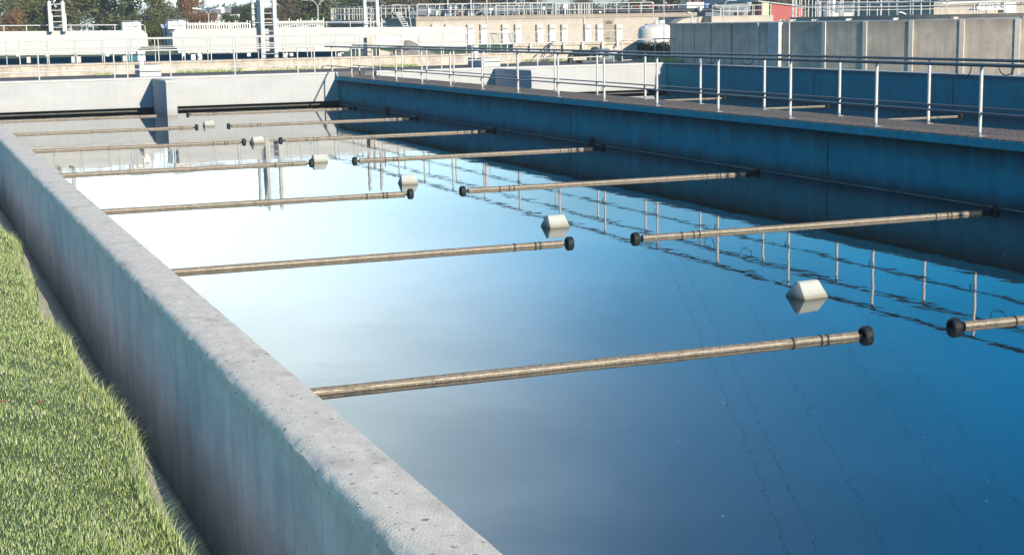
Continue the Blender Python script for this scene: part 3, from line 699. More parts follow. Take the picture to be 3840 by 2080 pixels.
# rails on top of the girders
for (t_, xo, a_, b2, pys, st) in ((G1, xo1, -60, 555, (97, 93), 84), (G2, xo2, 690, 1450, (88, 82), 92)):
    za, zb = Z(a_, pys[0], 60)-.36, Z(b2, pys[1], 60)-.36
    A = Vector((rx(a_, 60)-xo, .85, za)); B = Vector((rx(b2, 60)-xo, .85, zb))
    part('top_rail', MB().tube([A, B, B+Vector((.06, 0, -.06)), B+Vector((.07, 0, -.30))], .02, 8), 'galv', t_, smooth=True)
    p = a_
    while p < b2:
        f = (p-a_)/(b2-a_); zt = za+(zb-za)*f; part('rail_post', MB().tube([(A.x+(B.x-A.x)*f, .85, zt-.26), (A.x+(B.x-A.x)*f, .85, zt)], .017, 6), 'galv', t_); p += st
def portal(name, label, pl, pr, ptop, pbot, rungs, Y, wpost, m='white_paint', back=None):
    x0, x1 = rx(pl, Y), rx(pr, Y); zb = Z(pl, pbot, Y)
    t_ = thing(name, label, 'ladder', (x0, Y, zb), 'white ladder portals on the girders')
    w = wpost*Y/F; top = Z(pl, ptop, Y)-zb
    for x in (0, x1-x0):
        mb = MB().prism([(x, 0), (x+w, 0), (x+w, top-.10), (x+w*.5, top), (x, top-.1)], 0, .16)
        part('upright', mb, m, t_, bevel=.006)
        part('channel', MB().box(x+w+.003, x+w+.03, .02, .30, 0, top-.5), 'steel_grey', t_)
    for r_ in rungs: part('rung', MB().tube([(w, .06, Z(pl, r_, Y)-zb), (x1-x0, .06, Z(pl, r_, Y)-zb)], .019, 8), m, t_)
    return t_
portal('ladder_portal', 'short white ladder portal rising from the left girder', 190, 241, 1, 120, (17, 40, 62, 83, 104), 59.6, 12)
portal('ladder_portal', 'tallest white ladder portal standing before the long girder', 983, 1030, -95, 222, (-40, -18, 5, 29, 51, 73, 95, 118, 140, 162, 183, 203), 59.5, 11)
portal('ladder_portal', 'partly hidden white ladder frame left behind the tallest portal', 951, 972, -95, 108, (-15, 9, 30, 52, 73, 92), 61.3, 7)
portal('ladder_portal', 'white portal frame behind the long girder near the round tank', 1369, 1415, -60, 108, (5,), 61.2, 9)
portal('ladder_portal', 'low grey ladder hoop between the uprights of the right portal', 1378, 1392, 24, 104, (30, 52, 68, 90), 62.5, 2, 'galv')
portal('ladder_portal', 'low grey ladder hoop right of the right portal', 1424, 1434, 24, 104, (30, 60, 88), 62.5, 2, 'galv')

def cabinet_hut(pa, pb, pt, pbm, Y, label):
    xa = rx(pa, Y); w = rx(pb, Y)-xa; zb, zt = Z(pa, pbm, Y), Z(pa, pt, Y)
    t_ = thing('switch_cabinet', label, 'switch cabinet', (xa, Y, zb), 'roofed switch cabinets on the girders')
    part('body', MB().box(.03, w-.03, .02, .5, 0, zt-zb-.05), 'box_white', t_, bevel=.01)
    part('roof', MB().box(-.03, w+.03, -.10, .55, zt-zb-.045, zt-zb), 'slate', t_, bevel=.006)
    part('box', MB().box(w*.24, w*.48, -.08, .018, (zt-zb)*.42, (zt-zb)*.82), 'box_white', t_, bevel=.006)
    part('box', MB().box(w*.54, w*.82, -.09, .018, (zt-zb)*.42, (zt-zb)*.86), 'box_white', t_, bevel=.006)
    part('panel', MB().box(w*.30, w*.44, -.006, .016, (zt-zb)*.22, (zt-zb)*.36), 'stone', t_)
    part('panel', MB().box(w*.56, w*.80, -.006, .016, (zt-zb)*.26, (zt-zb)*.38), 'grey_paint', t_)
cabinet_hut(463, 538, 78, 116, 60.3, 'white roofed switch cabinet on the right end of the left girder')
cabinet_hut(633, 706, 73, 110, 60.3, 'white roofed switch cabinet on the left end of the long girder')
t_ = thing('pipe_rack', 'dark cables and pipes hanging between the two girders', 'pipes', at(600, 205, 62), None); o = t_.location.copy()
for k, (p, c_) in enumerate(((604, 'dark_steel'), (609, 'galv'), (614, 'galv'), (619, 'blue'), (627, 'box_white'), (640, 'dark_steel'))):
    pts = [at(p-6, 92, 62), at(p+2, 110, 62), at(p+4, 150, 62), at(p+8, 178, 62), at(p+26, 182, 62)]
    part('hose', MB().tube([q-o for q in pts], .022 if k != 5 else .07, 8), c_, t_, smooth=True)
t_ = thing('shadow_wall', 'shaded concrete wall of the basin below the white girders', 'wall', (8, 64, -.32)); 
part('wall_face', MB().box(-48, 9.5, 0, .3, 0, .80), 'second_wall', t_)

# ------------------------------------------------------------------ cream building
BD = 130; bx0, bx1 = rx(1563, BD), rx(2610, BD); zb = -.32; zt = Z(1900, 58, BD)
t_ = thing('cream_building', 'long low cream concrete building with a row of white cabinets', 'building', (bx0, BD, zb)); 
part('wall', MB().box(0, bx1-bx0, 0, 9, 0, zt-zb-.32), 'cream', t_)
part('parapet', MB().box(-.06, bx1-bx0+.06, -.10, 9.1, zt-zb-.32, zt-zb), 'cream', t_, bevel=.02)
def bxp(p): return rx(p, BD)-bx0
def bz(p, py): return Z(p, py, BD)-zb
d = part('door', MB().box(bxp(2263), bxp(2303), -.05, .04, 0, bz(2283, 71)), 'door', t_, bevel=.01)
for q0, q1 in ((80, 91), (138, 148)): part('vent', MB().box(bxp(2271), bxp(2294), -.065, -.051, bz(2283, q1), bz(2283, q0)), 'vent', d)
part('handle', MB().box(bxp(2298), bxp(2300), -.10, -.05, bz(2299, 118), bz(2299, 112)), 'box_white', d)
part('drain_pipe', MB().tube([(bxp(2190), -.08, 0), (bxp(2190), -.08, bz(2190, 62))], .05, 8), 'galv', t_)
for k, p in enumerate((1632, 1682, 1764, 1813, 1894, 1942, 2023, 2070, 2116, 2202, 2248, 2319)):
    x = rx(p-12, BD); w = 25*BD/F
    place = ['leftmost, half hidden behind the girder', 'second, half hidden behind the girder', 'third, beside the girder end', 'fourth, just right of the tall pole', 'fifth, behind the stair portal', 'sixth', 'seventh', 'eighth', 'ninth', 'tenth', 'eleventh, left of the brown door', 'last, right of the brown door'][k]
    q = thing('meter_cabinet', 'white cabinet on the cream wall, '+place, 'cabinet', (x, BD-.36, zb), 'white cabinets along the cream building')
    part('column', MB().box(0, w, 0, .34, 0, bz(p, 112)), 'box_white', q, bevel=.015)
    part('head_frame', MB().box(-.03, w+.03, .06, .34, bz(p, 112)+.002, bz(p, 92)), 'stone', q, bevel=.02)
    part('meter_box', MB().box(.06, w*.46, -.02, .058, bz(p, 107), bz(p, 95)), 'box_white', q)
    part('meter_box', MB().box(w*.52, w-.06, -.02, .058, bz(p, 106), bz(p, 94)), 'box_white', q)
    part('switch_row', MB().box(.08, w-.1, .02, .058, bz(p, 111), bz(p, 108.5)), 'vent', q)
# roof railings and equipment
def roofrail(pa, pb, n_, Y, zb_, pyt, pym, label, r=.03, ends=None):
    pxs = [pa+(pb-pa)*i/(n_-1) for i in range(n_)]
    rrun(pxs, Y, zb_, Z(pa, pyt, Y), [Z(pa, pym, Y)], label, ends=ends, r=r, grp='railings on the far roofs and tanks')
roofrail(1568, 2075, 13, BD+.2, zt, 17, 39, 'pale railing on the left half of the cream building roof', r=.04)
roofrail(2085, 2450, 9, BD+.4, zt, 14, 38, 'pale railing on the right half of the cream building roof', r=.04)
roofrail(1860, 2000, 5, BD+3, zt, 22, 40, 'short loop railing standing behind the roof rail of the cream building', ends='ab')
roofrail(2400, 2690, 9, BD+3.2, zt, 20, 40, 'inner loop railing on the roof near the red striped poles', ends='ab')
roofrail(2330, 2680, 10, BD+5.5, zt, 24, 44, 'rear railing on the roof beside the black pipe')
def roofbox(pa, pb, pya, pyb, Y, m, label, cat='box', name='equipment_box', grp='small equipment on the roof'):
    xa = rx(pa, Y); w = rx(pb, Y)-xa; z0, z1 = Z(pa, pyb, Y), Z(pa, pya, Y)
    t_ = thing(name, label, cat, (xa, Y, zt), grp)
    part('case', MB().box(0, w, 0, .4, z0-zt, z1-zt), m, t_, bevel=.03)
    part('leg', MB().box(w*.4, w*.6, .15, .25, 0, z0-zt), 'galv', t_)
    part('lid', MB().box(-.03, w+.03, -.04, .44, z1-zt+.002, z1-zt+.03), 'grey_paint', t_)
roofbox(1690, 1698, 23, 34, BD+1.0, 'box_white', 'small white box on a leg, left of a pair on the cream roof')
roofbox(1709, 1718, 22, 33, BD+1.0, 'box_white', 'small white box on a leg, right of a pair on the cream roof')
roofbox(1639, 1648, 42, 58, BD+1.2, 'box_white', 'low white cabinet left of the boxes on the cream roof')
roofbox(1723, 1731, 44, 58, BD+1.2, 'box_white', 'low white cabinet beside the red sign on the cream roof')
roofbox(1609, 1620, 33, 55, BD+1.2, 'steel_grey', 'grey cabinet at the left end of the cream roof')
roofbox(1838, 1852, 28, 40, BD+1.5, 'box_white', 'white cabinet behind the tall pole on the cream roof')
roofbox(2038, 2047, 26, 38, BD+1, 'box_white', 'narrow white box in the middle of the cream roof')
roofbox(2115, 2133, 18, 33, BD-.3, 'box_white', 'largest white panel fixed to the roof rail of the cream building')
roofbox(2440, 2449, 32, 45, BD+2, 'box_white', 'white box at the foot of a red pole')
roofbox(2624, 2633, 26, 40, BD+1, 'box_white', 'white box before the blue tanker')
roofbox(1732, 1738, 46, 57, BD+.8, 'red', 'small red sign plate on the cream roof')
t_ = thing('roof_pipe', 'thick black pipe lying along the cream building roof', 'pipe', (rx(2225, BD+2), BD+2, zt))
Lp = rx(2715, BD+2)-rx(2225, BD+2)
part('barrel', MB().tube([(0, 0, .12), (.3, 0, .20), (Lp*.93, 0, .20), (Lp, 0, .0)], .19, 12), 'black_paint', t_, smooth=True)
for k in range(5): part('collar', MB().tube([(Lp*(.08+.2*k), 0, .2), (Lp*(.08+.2*k)+.14, 0, .2)], .225, 12), 'dark_steel', t_)
part('valve_wheel', MB().tube([(.5, -.25, .12), (.7, -.3, .12)], .12, 12), 'box_white', t_)
t_ = thing('air_duct', 'grey covered ducts and motors on the middle of the roof', 'duct', (rx(1650, BD+3), BD+3, zt))
for k, p in enumerate((1677, 1763)):
    x = rx(p, BD+3)-rx(1650, BD+3)
    part('motor_cover', MB().tube([(x-.1, 0, .75), (x+.9, 0, .75)], .34, 12), 'dark_steel', t_, smooth=True); part('column', MB().tube([(x, -.5, 0), (x, -.5, 2.2)], .07, 8), 'galv', t_)
    part('mount', MB().box(x-.2, x+.2, -.3, .3, 0, .45), 'galv', t_)
part('duct', MB().box(-2.6, 8, .5, 1.4, .1, .55), 'slate', t_, bevel=.05)
part('duct', MB().box(-1.6, 12, 1.6, 2.4, .45, .9), 'dark_steel', t_, bevel=.05)

def pole(px, pya, pyb, Y, r, label, m='galv', name='pole', striped=False, base=None):
    zb_ = Z(px, pyb, Y) if base is None else base; h = Z(px, pya, Y)-zb_
    t_ = thing(name, label, 'pole', (rx(px, Y), Y, zb_), 'thin poles on and before the buildings')
    part('shaft', MB().tube([(0, 0, 0), (0, 0, h)], [r, r*.8], 8), m, t_, smooth=True)
    if striped: part('tip', MB().lathe([(.0, h), (r*1.3, h), (r*1.3, h+r*2), (0, h+r*2.6)], 8), 'box_white', t_)
    else: part('foot_plate', MB().box(-r*2, r*2, -r*2, r*2, 0, .02), m, t_)
pole(1829, -120, 168, 75, .035, 'tall thin pole before the cream wall, right of the long girder', base=-.3)
pole(1905, -40, 60, BD+1, .04, 'thin pole on the cream roof, left of the middle')
pole(2018, -40, 60, BD+1, .06, 'thicker pole on the cream roof, middle')
pole(2490, -60, 235, 54.6, .018, 'slim pole standing before the white tank and hedge', base=0)
pole(2087, -30, 15, 190, .06, 'far mast in the gap between the trees, left one', base=-.3)
pole(2338, -60, 55, 160, .09, 'far dark mast in the gap between the trees, right one', m='dark_steel', base=-.3)
pole(2446, 14, 52, BD+2, .05, 'red pole with white tip above a white box', m='red', striped=True)
pole(2497, 13, 52, BD+2, .05, 'red pole with white tip right of the slim pole', m='red', striped=True)
pole(2396, 18, 50, BD+2, .045, 'faded red pole at the bend of the roof railing', m='red')
pole(2584, -20, 8, BD+4, .06, 'red pole standing behind the tanker, left of two', m='red')
pole(2608, -20, 8, BD+4, .06, 'red pole standing behind the tanker, right of two', m='red')

# tanker-like container
Y = BD+3.5; xa = rx(2575, Y)
t_ = thing('container', 'silver box container with blue end and dark gear on the roof', 'container', (xa, Y, zt)); w = rx(2680, Y)-xa
part('box', MB().box(0, w*.62, 0, 1.4, .15, Z(2600, 9, Y)-zt), 'galv', t_, bevel=.05)
part('cab', MB().box(w*.64, w, 0, 1.4, .1, Z(2670, 12, Y)-zt), 'blue', t_, bevel=.06)
part('wheel_gear', MB().tube([(w*.78, -.2, .55), (w*.92, -.2, .55)], .3, 12), 'black_paint', t_)
part('skid', MB().box(-.1, w+.1, -.1, 1.5, 0, .1), 'dark_steel', t_)
t_ = thing('elbow_pipe', 'pale curved pipe bending down over the dark tank edge', 'pipe', (rx(2594, 100), 100, -.3)); zt2 = Z(2594, 48, 100)+.3
part('bend', MB().tube([(-.35, 0, zt2), (-.15, 0, zt2), (-.04, 0, zt2-.05), (0, 0, zt2-.2), (0, 0, 0)], .065, 10), 'galv', t_, smooth=True)
part('flange', MB().tube([(-.37, 0, zt2), (-.33, 0, zt2)], .10, 10), 'galv', t_)

# second cream basin right
Y = 118; xa, xb = rx(2668, Y), rx(2899, Y); z1 = Z(2780, 59, Y)
t_ = thing('cream_tank', 'low cream concrete tank showing above the dark round tank', 'tank', (xa, Y, -.32))
part('wall', MB().box(0, xb-xa, 0, 10, 0, z1+.32), 'cream', t_, bevel=.03)
part('ledge', MB().box(-.05, xb-xa+.04, -.14, -.003, Z(2780, 87, Y)+.32, Z(2780, 84, Y)+.32), 'block', t_)
part('side_wing', MB().prism([(-3.2, 0), (-.06, 0), (-.06, z1+.30), (-1.9, z1+.12), (-2.6, z1-.2)], 1.5, 3), 'cream', t_)
roofrail(2672, 2888, 8, Y+.2, z1, 22, 42, 'pale railing on the low cream tank', r=.035)
roofrail(2700, 2800, 4, Y+4, z1, 28, 46, 'short inner railing behind the low cream tank rail')
# red building
Y = 150
t_ = thing('red_building', 'red sheet metal building with pale corner posts and grey roof', 'building', (rx(2845, Y), Y, -.32)); xo = rx(2845, Y)
def ru(p): return rx(p, Y)-xo
part('wall', MB().prism([(0, 0), (ru(3010), 0), (ru(3010), Z(3010, 27, Y)+.32), (0, Z(2845, 7, Y)+.32)], 0, 12), 'red_wall', t_)
part('roof', MB().quad_box([(-.3, -.3, Z(2845, 7, Y)+.33), (ru(3015), -.3, Z(3015, 28, Y)+.33), (ru(3015), 12.3, Z(3015, 28, Y)+.33), (-.3, 12.3, Z(2845, 7, Y)+.33), (-.3, -.3, Z(2845, 3, Y)+.33), (ru(3015), -.3, Z(3015, 24, Y)+.33), (ru(3015), 12.3, Z(3015, 24, Y)+.9), (-.3, 12.3, Z(2845, 3, Y)+.9)]), 'roof_sheet', t_)
part('wing', MB().prism([(ru(2670), 0), (-.05, 0), (-.05, Z(2845, 8, Y)+.3), (ru(2670), Z(2670, 24, Y)+.3)], 1.5, 9), 'slate', t_)
for p in (2850, 2884): part('corner_post', MB().box(ru(p)-.07, ru(p)+.07, -.35, -.2, 0, Z(p, 8, Y)+.32), 'cream', t_)
part('side_panel', MB().box(ru(2857), ru(2879), -.14, -.02, 0, Z(2868, 10, Y)+.32), 'yellow_green', t_)
Yq = 122
for k, (p, lab) in enumerate(((2778, 'open dark bin behind the cream tank railing, left one'), (2822, 'open dark bin behind the cream tank railing, right one'))):
    t_ = thing('skip_bin', lab, 'bin', (rx(p-12, Yq), Yq, z1), 'dark bins on the cream tank')
    part('body', MB().prism([(.05, 0), (.45, 0), (.52, .26), (0, .26)], 0, .7), 'black_paint', t_); part('rim', MB().box(-.02, .54, -.02, .72, .262, .29), 'dark_steel', t_)
# silo with cone
Yq = 122; t_ = thing('hopper_silo', 'grey cone bottomed silo on legs by the red building', 'silo', (rx(2806, Yq), Yq, z1))
part('cone', MB().lathe([(0, .55), (.08, .55), (.3, .95), (.3, 1.15), (0, 1.2)], 16), 'steel_grey', t_, smooth=True)
for sx in (-.25, .25):
    for sy in (-.25, .25): part('leg', MB().tube([(sx, sy, 0), (sx, sy, .95)], .03, 6), 'galv', t_)

# ------------------------------------------------------------------ far round tank left, with railing
def ring_rail(parent, R, z0, ztop, zm, n_, r, m='galv', a0=0, a1=2*math.pi):
    for zc in [ztop]+zm:
        pts = [(R*math.cos(a0+(a1-a0)*i/90), R*math.sin(a0+(a1-a0)*i/90), zc) for i in range(91)]
        part('rail', MB().tube(pts, r, 6), m, parent)
    me = MB().tube([(0, 0, z0), (0, 0, ztop)], r, 6).mesh('post', m)
    for i in range(n_):
        a_ = a0+(a1-a0)*i/n_; link('post', me, parent, (R*math.cos(a_), R*math.sin(a_), 0))
Yc = 160; xc = rx(1732, Yc); zt3 = Z(1400, 73, 152)
t_ = thing('round_tank', 'far round concrete tank behind the right ladder portal', 'tank', (xc, Yc, -.32))
part('wall', MB().lathe([(14.1, 0), (14.1, zt3+.0), (14.1, zt3+.1), (13.7, zt3+.32), (0, zt3+.32)], 64), 'ring_concrete', t_)
part('coping', MB().lathe([(14.2, zt3-.1), (14.35, zt3-.1), (14.35, zt3+.18), (14.0, zt3+.18)], 64), 'block', t_)
rt = thing('tank_railing', 'ring railing around the far round concrete tank', 'railing', (xc, Yc, zt3), 'railings on the far roofs and tanks')
ring_rail(rt, 14.0, 0, 1.3, [.65], 96, .04)
t_ = thing('tank_stair', 'grey steel stair climbing to the round tank left of the cream building', 'stair', (rx(1500, 128), 128, -.32)); xo = rx(1500, 128)
def su(p, q): return Vector((rx(p, 128)-xo, 0, Z(p, q, 128)+.32))
for dy in (0, 1.0):
    part('stringer', MB().tube([su(1528, 120)+Vector((0, dy, 0)), su(1485, 45)+Vector((0, dy, 0))], .06, 6), 'grey_paint', t_)
    part('handrail', MB().tube([su(1545, 100)+Vector((0, dy, 0)), su(1535, 20)+Vector((0, dy, 0)), su(1487, 18)+Vector((0, dy, 0)), su(1487, 45)+Vector((0, dy, 0))], .04, 6), 'galv', t_)
for k in range(9):
    p = su(1488+4.6*k, 50+8*k); part('tread', MB().box(p.x-.02, p.x+.5, 0, 1.0, p.z, p.z+.05), 'galv', t_)
part('platform', MB().box(su(1470, 70).x, su(1560, 70).x, .0, 1.2, su(1500, 70).z, su(1500, 66).z), 'dark_steel', t_)

# palisade fence
Yf_ = 105
for k, (pa, pb, pt, lab) in enumerate(((708, 945, 84, 'grey palisade fence left of the tallest ladder portal'), (1045, 1220, 74, 'grey palisade fence between the tallest portal and round tank'))):
    xa, xb = rx(pa, Yf_), rx(pb, Yf_); z0, z1_ = -.32, Z(pa, pt, Yf_)
    t_ = thing('palisade_fence', lab, 'fence', (xa, Yf_, z0), 'palisade fences')
    mb = MB(); x = 0; i = 0
    while x < xb-xa:
        h = (z1_-z0)*(1.04 if i % 5 == 0 else .97); mb.prism([(x, .1), (x+.07, .1), (x+.07, h-.08), (x+.035, h), (x, h-.08)], 0, .03); x += .16; i += 1
    part('pickets', mb, 'galv', t_)
    for hh in (.45, .75, .93): part('cross_rail', MB().box(0, xb-xa, .032, .08, (z1_-z0)*hh-.04, (z1_-z0)*hh+.04), 'galv', t_)
    mb = MB(); x = 0
    while x < xb-xa+.1:
        part('fence_post', MB().box(x, x+.08, .083, .16, 0, (z1_-z0)), 'galv', t_); x += 1.4
# racks of pipework before the fence
t_ = thing('pipe_manifold', 'row of bent white pipes along the fence right of the tall portal', 'pipes', (rx(1050, 98), 98, -.32), None); xo = rx(1050, 98)
for k in range(22):
    p = rx(1052+7.6*k, 98)-xo; zt4 = Z(1100, 93, 98)+.32
    part('bent_pipe', MB().tube([(p, 0, 0), (p, 0, zt4-.2), (p+.05, 0, zt4-.05), (p+.14, 0, zt4)], .03, 6), 'galv' if k % 3 else 'white_paint', t_)
part('header_pipe', MB().tube([(-.1, 0, Z(1100, 88, 98)+.32), (rx(1216, 98)-xo, 0, Z(1100, 88, 98)+.32)], .06, 8), 'white_paint', t_)

# far hall behind trees
Yh = 250
t_ = thing('far_building', 'distant white and slate roofed hall between the autumn tree and the portal', 'building', (rx(800, Yh), Yh, -.32)); xo = rx(800, Yh)
def hu(p): return rx(p, Yh)-xo
part('wall', MB().box(hu(800), hu(905), 0, 10, 0, Z(850, 55, Yh)+.32), 'box_white', t_)
part('roof', MB().prism([(hu(795), Z(795, 56, Yh)+.32), (hu(872), Z(872, 50, Yh)+.32), (hu(876), Z(876, 27, Yh)+.32), (hu(822), Z(822, 27, Yh)+.32)], -.3, 10.3), 'slate', t_)
part('chimney', MB().box(hu(834), hu(842), 1, 2.5, Z(838, 28, Yh)+.3, Z(838, 16, Yh)+.32), 'box_white', t_)
part('window', MB().box(hu(835), hu(848), -.35, -.302, Z(842, 52, Yh)+.32, Z(842, 33, Yh)+.32), 'galv', t_)

# ------------------------------------------------------------------ white conical tank, hedge
Y = 68; xc = rx(2462, Y); r0 = 76*Y/F
t_ = thing('white_tank', 'white plastic tank with conical top behind the bare hedge', 'tank', (xc, Y, -.3))
def wz(py): return Z(2460, py, Y)+.3
part('shell', MB().lathe([(r0*.97, 0), (r0, .1), (r0, wz(118)), (r0*.97, wz(108)), (r0*.88, wz(101)), (r0*.84, wz(100)), (r0*.5, wz(91)), (r0*.25, wz(88)), (0, wz(87))], 40), 'tank_white', t_, smooth=True)
part('lid', MB().lathe([(0, wz(77)), (.16, wz(77)), (.17, wz(89)), (0, wz(89))], 20, (.12, -.3)), 'tank_white', t_, smooth=True)
part('vent_cap', MB().lathe([(0, wz(77)), (.09, wz(77)), (.09, wz(91)), (0, wz(91))], 16, (-.18, -.35)), 'tank_white', t_, smooth=True)
part('shoulder_step', MB().box(-r0*.86, -r0*.5, -.35, .1, wz(104), wz(99)), 'tank_white', t_, bevel=.02)
for k in range(5): part('hoop', MB().lathe([(r0+.001, wz(190-k*16)), (r0+.012, wz(190-k*16)+.01), (r0+.001, wz(190-k*16)+.03)], 40), 'tank_white', t_)

def twigs(name, label, cat, x0, x1, Y0, Y1, z0, h, n_, m, seed, lf=2600):
    r = random.Random(seed); t_ = thing(name, label, cat, ((x0+x1)/2, (Y0+Y1)/2, z0)); ox, oy = (x0+x1)/2, (Y0+Y1)/2
    mb = MB()
    for i in range(n_):
        x, y = x0+(x1-x0)*r.random(), Y0+(Y1-Y0)*r.random(); hh = h*(.5+.5*r.random())
        mb.tube([(x-ox, y-oy, 0), (x-ox+r.gauss(0, .04), y-oy, hh*.5), (x-ox+r.gauss(0, .1), y-oy, hh)], [.012, .008, .003], 4, cap=False)
    part('stems', mb, 'bark', t_)
    mb = MB()
    for i in range(lf):
        x, y = x0+(x1-x0)*r.random(), Y0+(Y1-Y0)*r.random(); hm = h*(.75+.45*noise.noise(Vector((x*1.6, y, seed)))+.15*r.random()); z = hm*r.random()**.7
        s = .016+.02*r.random(); n_v = Vector((r.gauss(0, 1), r.gauss(0, 1), r.gauss(0, 1))).normalized(); uu_ = n_v.orthogonal().normalized()*s; vv = n_v.cross(uu_)
        o = len(mb.v); c_ = Vector((x-ox, y-oy, z)); mb.v += [tuple(c_-uu_), tuple(c_+vv*.6), tuple(c_+uu_), tuple(c_-vv*.6)]; mb.f.append((o, o+1, o+2, o+3))
    me = bpy.data.meshes.new('foliage'); me.from_pydata(mb.v, [], mb.f); me.materials.append(M[m]); link('foliage', me, t_)
twigs('hedge', 'sparse brown hedge at the foot of the white tank', 'hedge', rx(2375, 57), rx(2535, 57), 56.4, 58.6, -.05, .74, 240, 'leaf_brown', 4, 9000)

# ------------------------------------------------------------------ big round precast tank on the right
SC = 65.618; CX, CY, RR = math.sin(.78826)*SC, math.cos(.78826)*SC, .30702*SC
TH0, DTH = R_(160.472), R_(4.65159); zT = 1.375; zB = -.36
t_ = thing('precast_tank', 'large round tank of streaked concrete panels, shaded left and sunlit right', 'tank', (CX, CY, zB))
def ringpt(R, a_, z): return (R*math.cos(a_), R*math.sin(a_), z)
panel = None
for i in range(-6, 17):
    a0_, a1_ = TH0+i*DTH, TH0+(i+1)*DTH; g_ = .0016
    mb = MB(); o_ = [ringpt(RR, a0_+g_, 0), ringpt(RR, a1_-g_, 0), ringpt(RR-.25, a1_-g_, 0), ringpt(RR-.25, a0_+g_, 0)]
    h = zT-zB
    mb.quad_box([*o_, *[(x, y, h) for x, y, z in o_]])
    part('panel', mb, 'precast', t_)
    if i >= 5:
        # pilaster at the joint
        mb = MB(); am = a0_; wd_ = .0036; Rp = RR+.028
        mb.quad_box([ringpt(Rp, am-wd_, 0), ringpt(Rp, am+wd_, 0), ringpt(RR-.02, am+wd_, 0), ringpt(RR-.02, am-wd_, 0), ringpt(Rp, am-wd_, h-.01), ringpt(Rp, am+wd_, h-.01), ringpt(RR-.02, am+wd_, h-.01), ringpt(RR-.02, am-wd_, h-.01)])
        part('pilaster', mb, 'pilaster', t_)
    else:
        mb = MB(); am = a0_; mb.quad_box([ringpt(RR+.004, am-.0016, 0), ringpt(RR+.004, am+.0016, 0), ringpt(RR-.1, am+.0016, 0), ringpt(RR-.1, am-.0016, 0), ringpt(RR+.004, am-.0016, h-.02), ringpt(RR+.004, am+.0016, h-.02), ringpt(RR-.1, am+.0016, h-.02), ringpt(RR-.1, am-.0016, h-.02)])
        part('joint', mb, 'band', t_)
for px_ in (2924,):
    a_ = TH0+5.66*DTH; mb = MB(); wd_ = .013; Rp = RR+.16
    mb.quad_box([ringpt(Rp, a_-wd_, 0), ringpt(Rp, a_+wd_, 0), ringpt(RR-.02, a_+wd_, 0), ringpt(RR-.02, a_-wd_, 0), ringpt(Rp, a_-wd_, h-.005), ringpt(Rp, a_+wd_, h-.005), ringpt(RR-.02, a_+wd_, h-.005), ringpt(RR-.02, a_-wd_, h-.005)])
    part('buttress', mb, 'block', t_, label='broad pale buttress catching the sun at the edge of the shade')
part('top_slab', MB().lathe([(RR-.25, h-.01), (RR-.25, h+.0), (16.2, h+.0)], 120), 'block', t_)
# inner ring
t_ = thing('inner_ring', 'brown concrete ring walkway on top of the large round tank', 'ring wall', (CX, CY, zT)); RI = 15.4
part('beam', MB().lathe([(RI-.5, .01), (RI, .01), (RI, .155), (RI-.5, .155), (RI-.5, .01)], 140), 'ring_concrete', t_)
part('launder', MB().lathe([(RI+.02, -.0), (RI+.30, -.0), (RI+.30, .035), (RI+.02, .035)], 140), 'gutter', t_)
me = MB().box(-.12, .12, -.06, .06, 0, .07).mesh('bracket', 'block')
for i in range(40):
    a_ = 2*math.pi*i/40; ob = link('bracket', me, t_, ringpt(RI+.34, a_, .0)); ob.rotation_euler = (0, 0, a_)
rt = thing('ring_railing', 'tall tubular railing around the ring walkway on the large tank', 'railing', (CX, CY, zT+.155), 'two railings on the large round tank')
ring_rail(rt, RI-.1, 0, 1.05, [.42], 92, .022)
rt = thing('ring_railing', 'thinner inner railing just inside the ring walkway', 'railing', (CX, CY, zT+.155), 'two railings on the large round tank')
ring_rail(rt, RI-1.0, 0, .62, [.27], 60, .018)
# machine and box building behind the ring
Yb = 78
xa, xb = rx(3500, Yb), rx(3990, Yb)
t_ = thing('box_building', 'plain beige box building behind the ring railing with dark shaded side', 'building', (xa, Yb, -.3))
part('wall', MB().box(0, xb-xa, 0, 8.5, 0, Z(3500, 12, Yb)+.3), 'cream', t_)
part('roof_trim', MB().box(-.05, xb-xa, -.06, 8.55, Z(3500, 12, Yb)+.302, Z(3500, 8, Yb)+.3), 'gutter', t_)
Yb2 = 90; xa, xb = rx(3085, Yb2), rx(3330, Yb2)
t_ = thing('dark_shed', 'dark blue shed behind the left part of the ring railing', 'shed', (xa, Yb2, -.3))
part('wall', MB().box(0, xb-xa, 0, 1.2, 0, Z(3100, 14, Yb2)+.3), 'slate', t_)
part('roof', MB().box(-.1, xb-xa+.1, -.1, 1.3, Z(3100, 14, Yb2)+.302, Z(3100, 9, Yb2)+.3), 'dark_steel', t_)
for k in range(3): part('window', MB().box(.4+1.2*k, 1.2+1.2*k, -.03, -.003, 1.6, 2.1), 'galv', t_)
Ym = 74; xa = rx(3662, Ym)
t_ = thing('white_machine', 'white framed sludge machine behind the ring railing at right', 'machine', (xa, Ym, 1.37)); wM = rx(3800, Ym)-xa
def mz(py): return Z(3700, py, Ym)-1.37
part('table', MB().box(0, wM, 0, .8, mz(38), mz(33)), 'box_white', t_)
for k in range(5): part('leg', MB().box(wM*k/4-.02*(k > 3), wM*k/4+.04, .05, .1, 0, mz(38)), 'box_white', t_)
part('case', MB().box(wM*.75, wM*1.05, .1, .7, mz(50), mz(12)), 'box_white', t_, bevel=.02)
part('hood', MB().prism([(wM*.0, mz(33)), (wM*.7, mz(33)), (wM*.62, mz(14)), (wM*.1, mz(14))], .2, .6), 'galv', t_)
for k in range(8): part('rod', MB().tube([(wM*(.03+k*.08), .02, mz(33)), (wM*(.03+k*.08), .02, mz(9))], .018, 6), 'box_white', t_)
for s in (0, 1): part('strut', MB().tube([(wM*.5, 0, mz(12+s*10)), (wM*.75, 0, mz(30+s*14))], .03, 6), 'box_white', t_)
